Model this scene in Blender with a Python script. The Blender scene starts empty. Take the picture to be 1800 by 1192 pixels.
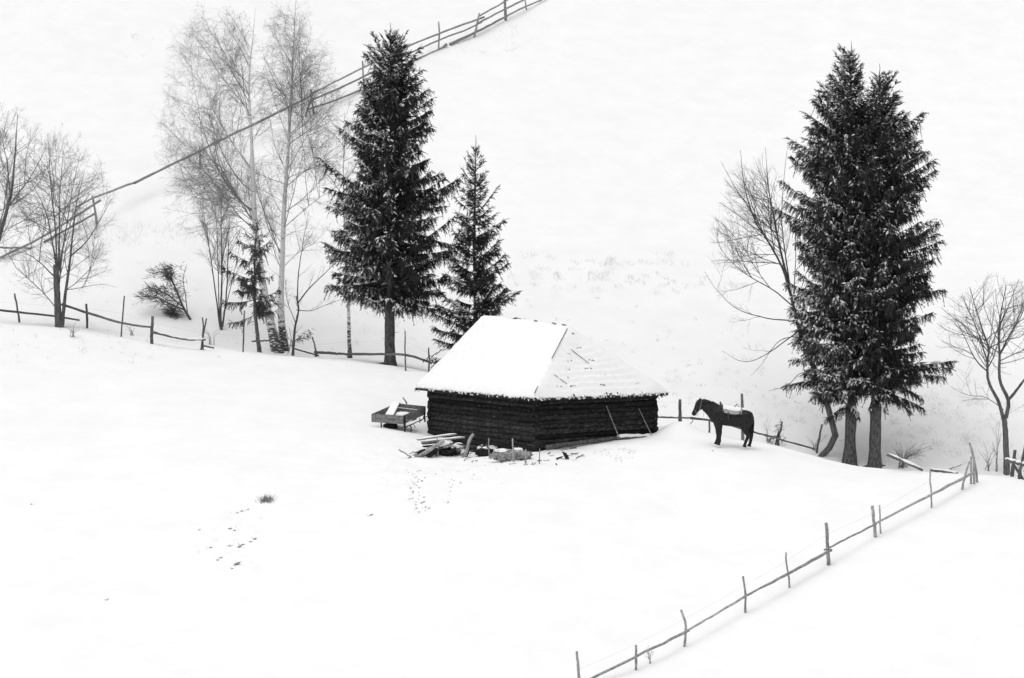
import bpy, math, random
import numpy as np
from mathutils import Vector, Matrix

sc = bpy.context.scene
col = sc.collection
R = math.radians

# ------------------------------------------------------------------ camera
F = 4320.0                      # focal length in photograph pixels (1800 wide)
PITCH = R(2.25)
cam_d = bpy.data.cameras.new('camera')
cam_d.sensor_width = 36.0
cam_d.lens = 36.0 * F / 1800.0
cam_d.clip_start = 0.5
cam_d.clip_end = 2000.0
cam = bpy.data.objects.new('camera', cam_d)
col.objects.link(cam)
cam.location = (0, 0, 0)
cam.rotation_euler = (R(90) - PITCH, 0, 0)
sc.camera = cam

# ------------------------------------------------------------------ sky, sun, exposure
SUN_EL, SUN_AZ = R(76), R(235)          # azimuth clockwise from +Y: behind the camera, to the left
world = bpy.data.worlds.new('World')
sc.world = world
world.use_nodes = True
nt = world.node_tree
sky = nt.nodes.new('ShaderNodeTexSky')
sky.sky_type = 'NISHITA'
sky.sun_disc = False
sky.sun_elevation = SUN_EL
sky.sun_rotation = SUN_AZ
sky.dust_density = 4.0
hs = nt.nodes.new('ShaderNodeHueSaturation')
hs.inputs['Saturation'].default_value = 0.0       # black-and-white photograph
bg = nt.nodes['Background']
bg.inputs['Strength'].default_value = 0.14
nt.links.new(sky.outputs[0], hs.inputs['Color'])
nt.links.new(hs.outputs[0], bg.inputs['Color'])
sun_d = bpy.data.lights.new('sun', 'SUN')
sun_d.energy = 0.5
sun_d.angle = R(75)
sun_d.color = (1, 1, 1)
sun = bpy.data.objects.new('sun', sun_d)
col.objects.link(sun)
sdir = Vector((math.sin(SUN_AZ) * math.cos(SUN_EL), math.cos(SUN_AZ) * math.cos(SUN_EL), math.sin(SUN_EL)))
sun.rotation_euler = (-sdir).to_track_quat('-Z', 'Y').to_euler()
sun.location = (-30, -30, 60)
sc.view_settings.view_transform = 'Standard'
sc.view_settings.look = 'None'
sc.view_settings.gamma = 1.0
sc.view_settings.use_curve_mapping = False
sc.view_settings.exposure = 0.03
sc.cycles.max_bounces = 14
sc.cycles.diffuse_bounces = 14
sc.cycles.use_denoising = True
sc.cycles.denoiser = 'OPENIMAGEDENOISE'
sc.cycles.denoising_input_passes = 'RGB_ALBEDO_NORMAL'

# ------------------------------------------------------------------ helpers
rng = np.random.default_rng(7)
random.seed(7)
FWD = np.array([0, math.cos(PITCH), -math.sin(PITCH)])
UPV = np.array([0, math.sin(PITCH), math.cos(PITCH)])


def P(px, py, d):
    """world point seen at photograph pixel (px,py) at distance d along the view axis"""
    return d * FWD + (596 - py) / F * d * UPV + np.array([(px - 900) / F * d, 0, 0])


def norm(v):
    return v / np.maximum(np.linalg.norm(v, axis=-1, keepdims=True), 1e-9)


_lat = np.random.default_rng(3).random((256, 256))


def vnoise(x, y):
    xi = np.floor(x).astype(int); yi = np.floor(y).astype(int)
    fx = x - xi; fy = y - yi
    fx = fx * fx * (3 - 2 * fx); fy = fy * fy * (3 - 2 * fy)
    a = _lat[xi & 255, yi & 255]; b = _lat[(xi + 1) & 255, yi & 255]
    c = _lat[xi & 255, (yi + 1) & 255]; d = _lat[(xi + 1) & 255, (yi + 1) & 255]
    return (a * (1 - fx) + b * fx) * (1 - fy) + (c * (1 - fx) + d * fx) * fy - 0.5


class MB:
    """collects vertices, quads and triangles for one mesh"""
    def __init__(self):
        self.v = []; self.f4 = []; self.f3 = []; self.n = 0

    def add(self, v, f4=None, f3=None):
        v = np.asarray(v, float).reshape(-1, 3)
        if f4 is not None and len(f4): self.f4.append(np.asarray(f4, np.int64).reshape(-1, 4) + self.n)
        if f3 is not None and len(f3): self.f3.append(np.asarray(f3, np.int64).reshape(-1, 3) + self.n)
        self.v.append(v); self.n += len(v)
        return self

    def tubes(self, Pt, Rd, S=6, cap=False):
        Pt = np.asarray(Pt, float); Rd = np.asarray(Rd, float)
        if Pt.ndim == 2: Pt = Pt[None]; Rd = Rd[None]
        M, n, _ = Pt.shape
        if M == 0: return self
        T = norm(np.gradient(Pt, axis=1))
        mean = norm(T.mean(axis=1))
        ref = np.where(np.abs(mean[:, 2:3]) > 0.8, np.array([[0.13, 1, 0.0]]), np.array([[0, 0.1, 1.0]]))
        ref = np.broadcast_to(ref[:, None, :], T.shape)
        A = norm(np.cross(T, ref)); B = np.cross(T, A)
        an = np.arange(S) * 2 * math.pi / S
        ring = Pt[:, :, None, :] + Rd[:, :, None, None] * (np.cos(an)[None, None, :, None] * A[:, :, None, :] + np.sin(an)[None, None, :, None] * B[:, :, None, :])
        m = np.arange(M)[:, None, None]; i = np.arange(n - 1)[None, :, None]; k = np.arange(S)[None, None, :]
        base = m * n * S
        k2 = (k + 1) % S
        q = np.stack(np.broadcast_arrays(base + i * S + k, base + i * S + k2, base + (i + 1) * S + k2, base + (i + 1) * S + k), -1).reshape(-1, 4)
        v = ring.reshape(-1, 3)
        f3 = None
        if cap:
            c0 = M * n * S + np.arange(M) * 2
            ends = np.stack([Pt[:, 0], Pt[:, -1]], 1).reshape(-1, 3)
            v = np.concatenate([v, ends])
            kk = np.arange(S); kk2 = (kk + 1) % S
            b0 = (np.arange(M) * n * S)[:, None]
            t0 = np.stack(np.broadcast_arrays(b0 + kk2, b0 + kk, c0[:, None]), -1).reshape(-1, 3)
            b1 = b0 + (n - 1) * S
            t1 = np.stack(np.broadcast_arrays(b1 + kk, b1 + kk2, c0[:, None] + 1), -1).reshape(-1, 3)
            f3 = np.concatenate([t0, t1])
        return self.add(v, q, f3)

    def box(self, c, ax, ay, az, jit=0.0):
        """box about c with half-axis vectors"""
        c = np.asarray(c, float)
        s = np.array([[-1, -1, -1], [1, -1, -1], [1, 1, -1], [-1, 1, -1], [-1, -1, 1], [1, -1, 1], [1, 1, 1], [-1, 1, 1]], float)
        v = c + s[:, :1] * np.asarray(ax) + s[:, 1:2] * np.asarray(ay) + s[:, 2:] * np.asarray(az)
        if jit: v = v + rng.normal(0, jit, v.shape)
        return self.add(v, [[0, 3, 2, 1], [4, 5, 6, 7], [0, 1, 5, 4], [1, 2, 6, 5], [2, 3, 7, 6], [3, 0, 4, 7]])

    def mesh(self, name, off=(0, 0, 0), smooth=True):
        v = np.concatenate(self.v) - np.asarray(off)
        f4 = np.concatenate(self.f4) if self.f4 else np.zeros((0, 4), np.int64)
        f3 = np.concatenate(self.f3) if self.f3 else np.zeros((0, 3), np.int64)
        me = bpy.data.meshes.new(name)
        me.vertices.add(len(v)); me.vertices.foreach_set('co', v.astype(np.float32).ravel())
        loops = np.concatenate([f4.ravel(), f3.ravel()]).astype(np.int32)
        me.loops.add(len(loops)); me.loops.foreach_set('vertex_index', loops)
        npoly = len(f4) + len(f3)
        me.polygons.add(npoly)
        ls = np.concatenate([np.arange(len(f4)) * 4, len(f4) * 4 + np.arange(len(f3)) * 3]).astype(np.int32)
        me.polygons.foreach_set('loop_start', ls)
        me.polygons.foreach_set('use_smooth', np.full(npoly, smooth))
        me.update(calc_edges=True)
        return me


def obj(name, me, mat, parent=None):
    if isinstance(me, MB):
        off = np.array(parent['_at']) if parent is not None and '_at' in parent else (0, 0, 0)
        me = me.mesh(name, off)
    if mat is not None and not me.materials: me.materials.append(mat)
    o = bpy.data.objects.new(name, me)
    col.objects.link(o)
    if parent is not None:
        o.parent = parent
        if '_at' in parent: o['_at'] = list(parent['_at'])
    return o


def tag(o, label, cat, group=None, kind=None):
    if label: o['label'] = label
    if cat: o['category'] = cat
    if group: o['group'] = group
    if kind: o['kind'] = kind
    return o


def thing(name, label, cat, at=(0, 0, 0), group=None):
    o = bpy.data.objects.new(name, None)
    col.objects.link(o)
    o.location = tuple(float(a) for a in at)
    o.empty_display_size = 0.2
    o['_at'] = [float(a) for a in at]
    return tag(o, label, cat, group)


def solo(name, mb, mat, label, cat, at, group=None, flat=False):
    """a thing that is one mesh, origin at its base"""
    me = mb.mesh(name, at, smooth=not flat)
    o = obj(name, me, mat)
    o.location = tuple(float(a) for a in at)
    return tag(o, label, cat, group)


def smooth_line(pts, n):
    """Catmull-Rom through pts (k,m) resampled evenly to n points"""
    p = np.asarray(pts, float)
    if len(p) == 2:
        t = np.linspace(0, 1, n)[:, None]
        return p[0] * (1 - t) + p[1] * t
    q = np.concatenate([[2 * p[0] - p[1]], p, [2 * p[-1] - p[-2]]])
    out = []
    for i in range(1, len(q) - 2):
        t = np.linspace(0, 1, 12, endpoint=False)[:, None]
        a, b, c, d = q[i - 1], q[i], q[i + 1], q[i + 2]
        out.append(0.5 * (2 * b + (c - a) * t + (2 * a - 5 * b + 4 * c - d) * t ** 2 + (3 * b - a - 3 * c + d) * t ** 3))
    out.append(p[-1:])
    o = np.concatenate(out)
    L = np.concatenate([[0], np.cumsum(np.linalg.norm(np.diff(o[:, :3], axis=0), axis=1))])
    s = np.linspace(0, L[-1], n)
    return np.stack([np.interp(s, L, o[:, k]) for k in range(o.shape[1])], 1)


# ------------------------------------------------------------------ materials (neutral greys)
def mat(name, c0, c1=None, scale=8.0, rough=0.9, bump=0.0, stretch=(1, 1, 1), bscale=None, rnd=0.0, detail=5.0, ramp=(0.35, 0.65), spec=0.2):
    m = bpy.data.materials.new(name)
    m.use_nodes = True
    t = m.node_tree; n = t.nodes; l = t.links
    b = n['Principled BSDF']
    b.inputs['Roughness'].default_value = rough
    b.inputs['Specular IOR Level'].default_value = spec
    if c1 is None:
        b.inputs['Base Color'].default_value = (c0, c0, c0, 1)
        return m
    tc = n.new('ShaderNodeTexCoord')
    mp = n.new('ShaderNodeMapping'); mp.inputs['Scale'].default_value = stretch
    l.new(tc.outputs['Object'], mp.inputs['Vector'])
    nz = n.new('ShaderNodeTexNoise'); nz.inputs['Scale'].default_value = scale; nz.inputs['Detail'].default_value = detail
    nz.inputs['Roughness'].default_value = 0.65
    l.new(mp.outputs[0], nz.inputs['Vector'])
    rp = n.new('ShaderNodeValToRGB')
    rp.color_ramp.elements[0].position = ramp[0]; rp.color_ramp.elements[1].position = ramp[1]
    rp.color_ramp.elements[0].color = (c0, c0, c0, 1); rp.color_ramp.elements[1].color = (c1, c1, c1, 1)
    l.new(nz.outputs['Fac'], rp.inputs['Fac'])
    out = rp.outputs['Color']
    if rnd:
        oi = n.new('ShaderNodeObjectInfo')
        mr = n.new('ShaderNodeMapRange'); mr.inputs['To Min'].default_value = 1 - rnd; mr.inputs['To Max'].default_value = 1 + rnd
        l.new(oi.outputs['Random'], mr.inputs['Value'])
        mx = n.new('ShaderNodeVectorMath'); mx.operation = 'SCALE'
        l.new(out, mx.inputs[0]); l.new(mr.outputs[0], mx.inputs['Scale'])
        out = mx.outputs[0]
    l.new(out, b.inputs['Base Color'])
    if bump:
        n2 = n.new('ShaderNodeTexNoise'); n2.inputs['Scale'].default_value = bscale or scale; n2.inputs['Detail'].default_value = 6
        l.new(mp.outputs[0], n2.inputs['Vector'])
        bp = n.new('ShaderNodeBump'); bp.inputs['Strength'].default_value = 0.6; bp.inputs['Distance'].default_value = bump
        l.new(n2.outputs['Fac'], bp.inputs['Height']); l.new(bp.outputs[0], b.inputs['Normal'])
    return m


M = {}
M['snow'] = mat('snow', 0.88, 0.92, scale=0.6, rough=0.7, bump=0.07, bscale=1.5, spec=0.1)
M['snow_small'] = mat('snow_small', 0.86, 0.92, scale=6, rough=0.7, bump=0.01, spec=0.1)
M['needles'] = mat('needles', 0.016, 0.075, scale=3.5, rough=0.8, rnd=0.1)
M['needles_pale'] = mat('needles_pale', 0.07, 0.22, scale=5.0, rough=0.8)
M['dark_wood'] = mat('dark_wood', 0.07, 0.17, scale=9, bump=0.006, rnd=0.2)
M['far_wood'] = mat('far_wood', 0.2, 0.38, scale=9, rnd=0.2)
M['mid_log'] = mat('mid_log', 0.04, 0.16, scale=9, bump=0.01)
M['sledge_wood'] = mat('sledge_wood', 0.13, 0.32, scale=9, bump=0.004, rnd=0.25)
M['needles_mid'] = mat('needles_mid', 0.045, 0.1, scale=4.0, rough=0.8)
M['clod'] = mat('clod', 0.18, 0.45, scale=9)
M['tussock'] = mat('tussock', 0.14, 0.4, scale=9)
M['spruce_bark'] = mat('spruce_bark', 0.04, 0.15, scale=14, bump=0.02, stretch=(1, 1, 0.35))
M['bark_grey'] = mat('bark_grey', 0.065, 0.16, scale=12, bump=0.015, stretch=(1, 1, 0.25))
M['bark'] = mat('bark', 0.05, 0.14, scale=12, bump=0.015, stretch=(1, 1, 0.25))
M['twig'] = mat('twig', 0.11, 0.16, scale=5)
M['twig_pale'] = mat('twig_pale', 0.16, 0.24, scale=5)
M['birch_twig'] = mat('birch_twig', 0.2, 0.29, scale=5)
M['old_wood'] = mat('old_wood', 0.16, 0.3, scale=9, bump=0.006, stretch=(1, 1, 1), rnd=0.2)
M['grey_wood'] = mat('grey_wood', 0.2, 0.42, scale=9, bump=0.006, rnd=0.2)
M['dark_log'] = mat('dark_log', 0.006, 0.075, scale=7, bump=0.015, stretch=(2.2, 2.2, 0.9), rnd=0.8, ramp=(0.42, 0.8), detail=9)
M['thatch'] = mat('thatch', 0.015, 0.06, scale=20)
M['shingle'] = mat('shingle', 0.12, 0.35, scale=12)
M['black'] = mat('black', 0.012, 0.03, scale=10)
M['coat'] = mat('coat', 0.004, 0.028, scale=16, rough=0.6, spec=0.22, bump=0.012)
M['frost'] = mat('frost', 0.28, 0.7, scale=3.0)
M['hair'] = mat('hair', 0.005, 0.012, scale=30, rough=0.7)
M['blanket'] = mat('blanket', 0.25, 0.5, scale=14)
M['leather'] = mat('leather', 0.04, 0.09, scale=14)
M['wire'] = mat('wire', 0.3, 0.45, scale=5)
M['dry_grass'] = mat('dry_grass', 0.3, 0.55, scale=1.0)
M['mid_hay'] = mat('mid_hay', 0.1, 0.42, scale=9, bump=0.04)
M['hay'] = mat('hay', 0.12, 0.4, scale=9, bump=0.03)


def birch_material():
    m = bpy.data.materials.new('birch_bark')
    m.use_nodes = True
    t = m.node_tree; n = t.nodes; l = t.links
    b = n['Principled BSDF']; b.inputs['Roughness'].default_value = 0.8
    tc = n.new('ShaderNodeTexCoord')
    mp = n.new('ShaderNodeMapping'); mp.inputs['Scale'].default_value = (1.6, 1.6, 4.5)
    l.new(tc.outputs['Object'], mp.inputs['Vector'])
    nz = n.new('ShaderNodeTexNoise'); nz.inputs['Scale'].default_value = 2.6; nz.inputs['Detail'].default_value = 6; nz.inputs['Roughness'].default_value = 0.7
    l.new(mp.outputs[0], nz.inputs['Vector'])
    # old birch bark is black and cracked low on the trunk, white above
    sx = n.new('ShaderNodeSeparateXYZ'); l.new(tc.outputs['Object'], sx.inputs[0])
    mr = n.new('ShaderNodeMapRange')
    mr.inputs['From Min'].default_value = 0.2; mr.inputs['From Max'].default_value = 2.6
    mr.inputs['To Min'].default_value = -0.16; mr.inputs['To Max'].default_value = 0.05
    l.new(sx.outputs['Z'], mr.inputs['Value'])
    ad = n.new('ShaderNodeMath'); ad.operation = 'ADD'
    l.new(nz.outputs['Fac'], ad.inputs[0]); l.new(mr.outputs[0], ad.inputs[1])
    rp = n.new('ShaderNodeValToRGB')
    rp.color_ramp.elements[0].position = 0.39; rp.color_ramp.elements[1].position = 0.47
    rp.color_ramp.elements[0].color = (0.05, 0.05, 0.05, 1); rp.color_ramp.elements[1].color = (0.72, 0.72, 0.72, 1)
    l.new(ad.outputs[0], rp.inputs['Fac'])
    l.new(rp.outputs['Color'], b.inputs['Base Color'])
    return m


M['birch_bark'] = birch_material()

# ------------------------------------------------------------------ the ground: near field, gully, far hillside
near_ctrl = [  # (px, py, distance)
    (0, 1192, 70), (450, 1192, 70), (900, 1192, 70), (1013, 1195, 70), (1400, 1192, 69), (1800, 1192, 69),
    (1200, 1137, 72), (1307, 1076, 74), (1453, 992, 77), (1540, 943, 79), (1637, 893, 81), (1715, 850, 83.2), (1800, 905, 80.5),
    (0, 900, 83), (300, 900, 82), (600, 930, 80), (900, 930, 79), (1200, 900, 81),
    (0, 700, 95), (250, 700, 96), (450, 720, 95), (620, 770, 90.5), (700, 757, 92), (620, 690, 97.5),
    (762, 768, 93.9), (700, 812, 87), (770, 803, 88.2), (860, 806, 87.7), (942, 799, 87.4), (1000, 790, 88.0), (1090, 772, 89.7), (1150, 768, 91.0),
    (1262, 782, 87.3), (1312, 786, 87.3), (1200, 765, 90.0),
    # crest line
    (-150, 552, 104), (0, 567, 104), (100, 575, 104), (215, 592, 104), (350, 612, 104), (430, 619, 104), (510, 626, 103.7), (610, 632, 103.5), (690, 643, 103), (760, 655, 102),
    (1000, 720, 96.5), (1200, 748, 92.5), (1310, 771, 90.2), (1440, 799, 88.2), (1500, 813, 87), (1545, 821, 86.6), (1640, 827, 85.6), (1720, 830, 85.2), (1800, 836, 85.2), (1950, 845, 85),
]
NC = np.array([P(*c) for c in near_ctrl])


def _tps(r2):
    return np.where(r2 > 1e-9, r2 * np.log(np.maximum(r2, 1e-9)), 0)


_d2 = ((NC[:, None, :2] - NC[None, :, :2]) ** 2).sum(-1)
_n = len(NC)
_A = np.zeros((_n + 3, _n + 3))
_A[:_n, :_n] = _tps(_d2) + np.eye(_n) * 6.0
_A[:_n, _n] = 1; _A[:_n, _n + 1:] = NC[:, :2]
_A[_n, :_n] = 1; _A[_n + 1:, :_n] = NC[:, :2].T
_w = np.linalg.solve(_A, np.concatenate([NC[:, 2], np.zeros(3)]))


def near_z(x, y):
    out = _w[_n] + _w[_n + 1] * x + _w[_n + 2] * y
    for k in range(_n):
        out = out + _w[k] * _tps((x - NC[k, 0]) ** 2 + (y - NC[k, 1]) ** 2)
    return out


_crest = np.array([P(*c) for c in near_ctrl[35:]])
_hb = np.array([P(*c) for c in [(-250, 520, 112), (0, 550, 112), (300, 578, 112), (500, 608, 113), (700, 634, 113.5), (900, 678, 111), (1200, 740, 109), (1400, 780, 108), (1600, 815, 107), (1800, 832, 106), (2000, 840, 106)]])


DENTS = []          # (x, y, radius, depth): hollows round trunks, hoof prints


_tx = np.arange(-140, 140.1, 0.5)
_gk = np.exp(-0.5 * (np.arange(-30, 31) * 0.5 / 4.5) ** 2); _gk /= _gk.sum()


def _sm(v):
    t = np.interp(_tx, _hb[:, 0], v)
    return np.convolve(np.pad(t, 30, mode='edge'), _gk, mode='valid')


_hy, _hz = _sm(_hb[:, 1]), _sm(_hb[:, 2])


def H(x, y):
    x = np.asarray(x, float); y = np.asarray(y, float)
    yc = np.interp(x, _crest[:, 0], _crest[:, 1]) - 0.4
    yy = np.clip(y, 66.0, None)
    xn = np.clip(x, -27, 24)
    over = y - yc
    soft = np.where(over > 4, over, np.log1p(np.exp(np.clip(over, -40, 4) / 0.8)) * 0.8)
    drop = np.interp(x, [-20, -5, 8, 16], [0.02, 0.03, 0.08, 0.1])
    zn = near_z(xn, np.minimum(yy, yc + 0.2)) - drop * soft
    zn = zn - 0.31 * np.clip(66.0 - y, 0, 12)                       # goes on down into the valley
    yb = np.interp(x, _tx, _hy); zb = np.interp(x, _tx, _hz)
    dy = y - yb
    zh = zb + 0.5 * dy + 0.35 * np.sin(np.clip(dy, 0, 30) * 0.21) + 0.06 * np.sin(x * 0.21 + 1.0) * np.clip(dy / 10, 0, 1)
    k = 0.5
    m = np.maximum(zn, zh)
    z = m + k * np.log(np.exp(np.clip((zn - m) / k, -50, 0)) + np.exp(np.clip((zh - m) / k, -50, 0))) - 0.0
    # opposite side of the valley, where the camera stands
    z = np.where(y < 50, np.maximum(z, -1.7 - 0.42 * (y + 2)), z)
    # drift beside the shed
    mc = P(1194, 757, 90.6)
    z = z + 0.5 * np.exp(-(((x - mc[0]) / 0.72) ** 2 + ((y - mc[1]) / 0.75) ** 2) ** 1.15) * (1 + 0.35 * vnoise(x * 1.7, y * 1.7))
    for (ax_, ay_, ar_, ad_) in DENTS:
        z = z - ad_ * np.exp(-((x - ax_) ** 2 + (y - ay_) ** 2) / (ar_ * ar_))
    # trodden, drifted snow about the shed
    w_ = np.exp(-(((x + 1.5) / 7) ** 2 + ((y - 87.5) / 4) ** 2))
    z = z + w_ * (0.10 * vnoise(x * 1.6 + 40, y * 1.6) + 0.05 * vnoise(x * 3.7, y * 3.7 + 7))
    # hollow the wind keeps open along the left-hand shed wall
    c0 = P(942, 697, 88.0)
    u_ = (x - c0[0]) * math.cos(R(34)) + (y - c0[1]) * math.sin(R(34)); v_ = -(x - c0[0]) * math.sin(R(34)) + (y - c0[1]) * math.cos(R(34))
    z = z - 0.42 * np.exp(-((u_ + 0.25) / 0.75) ** 2) * np.clip((v_ + 0.2) / 1.0, 0, 1) * np.clip((5.8 - v_) / 1.5, 0, 1)
    # undulation
    z = z + 0.10 * vnoise(x * 0.33 + 5, y * 0.33) + 0.05 * vnoise(x * 0.9, y * 0.9 + 9) + 0.018 * vnoise(x * 2.3 + 3, y * 2.3)
    return z


def ground(px, py, lo=55.0, hi=220.0):
    """where the sight line through a photograph pixel meets the ground"""
    t = np.arange(lo, hi, 0.06)
    d = FWD + (596 - py) / F * UPV + np.array([(px - 900) / F, 0, 0])
    q = t[:, None] * d
    g = q[:, 2] - H(q[:, 0], q[:, 1])
    k = np.nonzero(g < 0)[0]
    if len(k) == 0: k = [len(t) - 1]
    k = k[0]
    if k > 0:
        a = g[k - 1] / (g[k - 1] - g[k])
        q0 = q[k - 1] * (1 - a) + q[k] * a
    else:
        q0 = q[0]
    return q0


def depth(p):
    return float(np.dot(p, FWD))


def drop(p, dz=0.0):
    p = np.array(p, float)
    p[2] = float(H(p[0], p[1])) + dz
    return p


def axis(lo, hi, core_lo, core_hi, step, grow=1.35):
    core = list(np.arange(core_lo, core_hi + 1e-6, step))
    s = step; a = core_hi; up = []
    while a < hi:
        s = min(s * grow, 6); a += s; up.append(a)
    s = step; a = core_lo; dn = []
    while a > lo:
        s = min(s * grow, 6); a -= s; dn.append(a)
    return np.array(dn[::-1] + core + up)


for px_, py_, r_, dp_ in [(686, 642, .55, .10), (489, 619, .5, .1), (615, 629, .35, .08), (103, 575, .5, .1), (1493, 815, .6, .12), (1537, 821, .6, .12), (1769, 833, .45, .1), (1262, 782, .16, .05), (1310, 786, .2, .05)]:
    q_ = ground(px_, py_); DENTS.append((q_[0], q_[1], r_, dp_))
_g = np.random.default_rng(5)
TRAIL = [(735 + _g.normal(0, 8), y_ + _g.normal(0, 2)) for y_ in np.linspace(836, 900, 34)] + [(797 - (y_ - 848) * .3 + _g.normal(0, 1.5), y_) for y_ in np.linspace(846, 884, 7)]
TRAIL += [(404 + _g.normal(0, 40), 945 + _g.normal(0, 22)) for _ in range(14)]
_new = []
for px_, py_ in TRAIL:
    q_ = ground(px_, py_); _new.append((q_[0], q_[1], _g.uniform(.09, .15), _g.uniform(.05, .1)))
DENTS += _new


def two_step(lo, hi, c0, c1, f0, f1):
    a = axis(lo, hi, c0, c1, 0.27)
    return np.unique(np.round(np.concatenate([a, np.arange(f0, f1, 0.12)]), 3))


gx = two_step(-120, 120, -27, 27, -12, 7)
gy = two_step(-40, 260, 64, 140, 76, 93)
GX, GY = np.meshgrid(gx, gy, indexing='ij')
GZ = H(GX, GY)
nx, ny = GX.shape
ii = np.arange(nx - 1)[:, None]; jj = np.arange(ny - 1)[None, :]
gq = np.stack([ii * ny + jj, (ii + 1) * ny + jj, (ii + 1) * ny + jj + 1, ii * ny + jj + 1], -1).reshape(-1, 4)
gm = MB().add(np.stack([GX, GY, GZ], -1).reshape(-1, 3), gq)
tag(obj('snowy_ground', gm, M['snow']), 'snow covered field, gully and hillside behind', 'ground', kind='structure')

# ------------------------------------------------------------------ log shed
ROT = R(34)
C0 = P(942, 697, 88.0)                       # near corner of the walls, at eave level
EAVE = float(C0[2])
shed = thing('log_shed', 'old dark log shed with a thick snow covered hipped roof', 'shed', C0)
shed.rotation_euler = (0, 0, ROT)
shed['_at'] = [0, 0, 0]                      # parts are given in the shed's own axes
LX, LY = 5.32, 7.09                          # right-hand wall, left-hand wall
COURSE = 0.175


def log_mesh(L, r, seed, S=10, n=9):
    g = np.random.default_rng(seed)
    t = np.linspace(-L / 2, L / 2, n)
    rad = r * (1 + 0.09 * g.normal(size=n)) * np.linspace(1.06, 0.94, n)
    p = np.stack([0.02 * g.normal(size=n), 0.014 * g.normal(size=n), t], 1)
    return MB().tubes(p, rad, S, cap=True).mesh('log')


log_meshes = {('x', k): log_mesh(LX + 0.16, 0.098, 10 + k) for k in range(4)}
log_meshes.update({('y', k): log_mesh(LY + 0.16, 0.098, 30 + k) for k in range(4)})
for c in range(15):
    for wall in range(4):
        alongx = wall in (0, 1)
        z = -0.06 - c * COURSE - (0 if alongx else COURSE * 0.5)
        me = log_meshes[('x' if alongx else 'y', (c * 3 + wall) % 4)]
        o = obj('log', me, M['dark_log'], shed)
        if alongx:
            o.location = (LX / 2 + random.uniform(-.04, .04), (0 if wall == 0 else LY) + random.uniform(-.015, .015), z)
            o.rotation_euler = (0, R(90), random.uniform(-.004, .004)) if c % 2 else (0, R(-90), random.uniform(-.004, .004))
        else:
            o.location = ((0 if wall == 2 else LX) + random.uniform(-.015, .015), LY / 2 + random.uniform(-.04, .04), z)
            o.rotation_euler = (R(90 if c % 2 else -90), 0, random.uniform(-.004, .004))
blk = MB()
blk.box((LX / 2, LY / 2, -1.25), (LX / 2 - 0.03, 0, 0), (0, LY / 2 - 0.03, 0), (0, 0, 1.25))  # added unseen box inside the logs, keeps light from leaking through the gaps
obj('light_leak_block', blk.mesh('light_leak_block', smooth=False), M['black'], shed)
# rime and snow caught in the joints between the logs
rm = MB()
OCT9 = np.array([[1, 0, 0], [-1, 0, 0], [0, 1, 0], [0, -1, 0], [0, 0, 1], [0, 0, -1]], float)
F9 = np.array([[0, 2, 4], [2, 1, 4], [1, 3, 4], [3, 0, 4], [2, 0, 5], [1, 2, 5], [3, 1, 5], [0, 3, 5]])
for k in range(100):
    front = k % 5 < 3
    c = random.choice([1, 2, 4, 6, 7, 8, 9, 9, 10, 10, 11]); lenx = random.uniform(.02, .13); hz = random.uniform(.006, .014)
    if front:
        x = random.choice([random.uniform(0, LX), random.uniform(LX * .5, LX * .97)])
        rm.add(OCT9 * np.array([lenx, .02, hz]) + np.array([x, -0.085, -0.06 - (c + .5) * COURSE + .05]), None, F9)
    else:
        rm.add(OCT9 * np.array([.02, lenx, hz]) + np.array([-0.085, random.uniform(0, LY), -0.06 - (c + 1) * COURSE + .05]), None, F9)
obj('rime', rm.mesh('rime'), M['old_wood'], shed)['kind'] = 'stuff'

OH = 0.37
RX0, RX1, RY0, RY1 = -OH, LX + OH, -OH, LY + 0.5
K1 = 2.33 / (LX / 2 + OH)
K2 = 2.33 / (1.75 + OH)


def roof_z(x, y):
    z = np.minimum(np.minimum((x - RX0) * K1, (RX1 - x) * K1), (y - RY0) * K2)
    return z * (1 + 0.024 * np.clip(y - 1.7, 0, None)) - 0.06


xs = np.linspace(RX0, RX1, 78); ys = np.concatenate([np.linspace(RY0, 2.0, 66), np.linspace(2.09, RY1, 62)])
XX, YY = np.meshgrid(xs, ys, indexing='ij')
ZZ = roof_z(XX, YY)


def sheet(XX, YY, Z1, Z0):
    a, b = XX.shape
    i = np.arange(a - 1)[:, None]; j = np.arange(b - 1)[None, :]
    q = np.stack([i * b + j, (i + 1) * b + j, (i + 1) * b + j + 1, i * b + j + 1], -1).reshape(-1, 4)
    top = np.stack([XX, YY, Z1], -1).reshape(-1, 3); bot = np.stack([XX, YY, Z0], -1).reshape(-1, 3)
    N = a * b
    per = np.concatenate([np.arange(a) * b, (a - 1) * b + np.arange(1, b), np.arange(a - 2, -1, -1) * b + b - 1, np.arange(b - 2, 0, -1)])
    nx_ = np.roll(per, -1)
    side = np.stack([per, per + N, nx_ + N, nx_], -1)
    return MB().add(np.concatenate([top, bot]), np.concatenate([q, q[:, ::-1] + N, side]))


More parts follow.
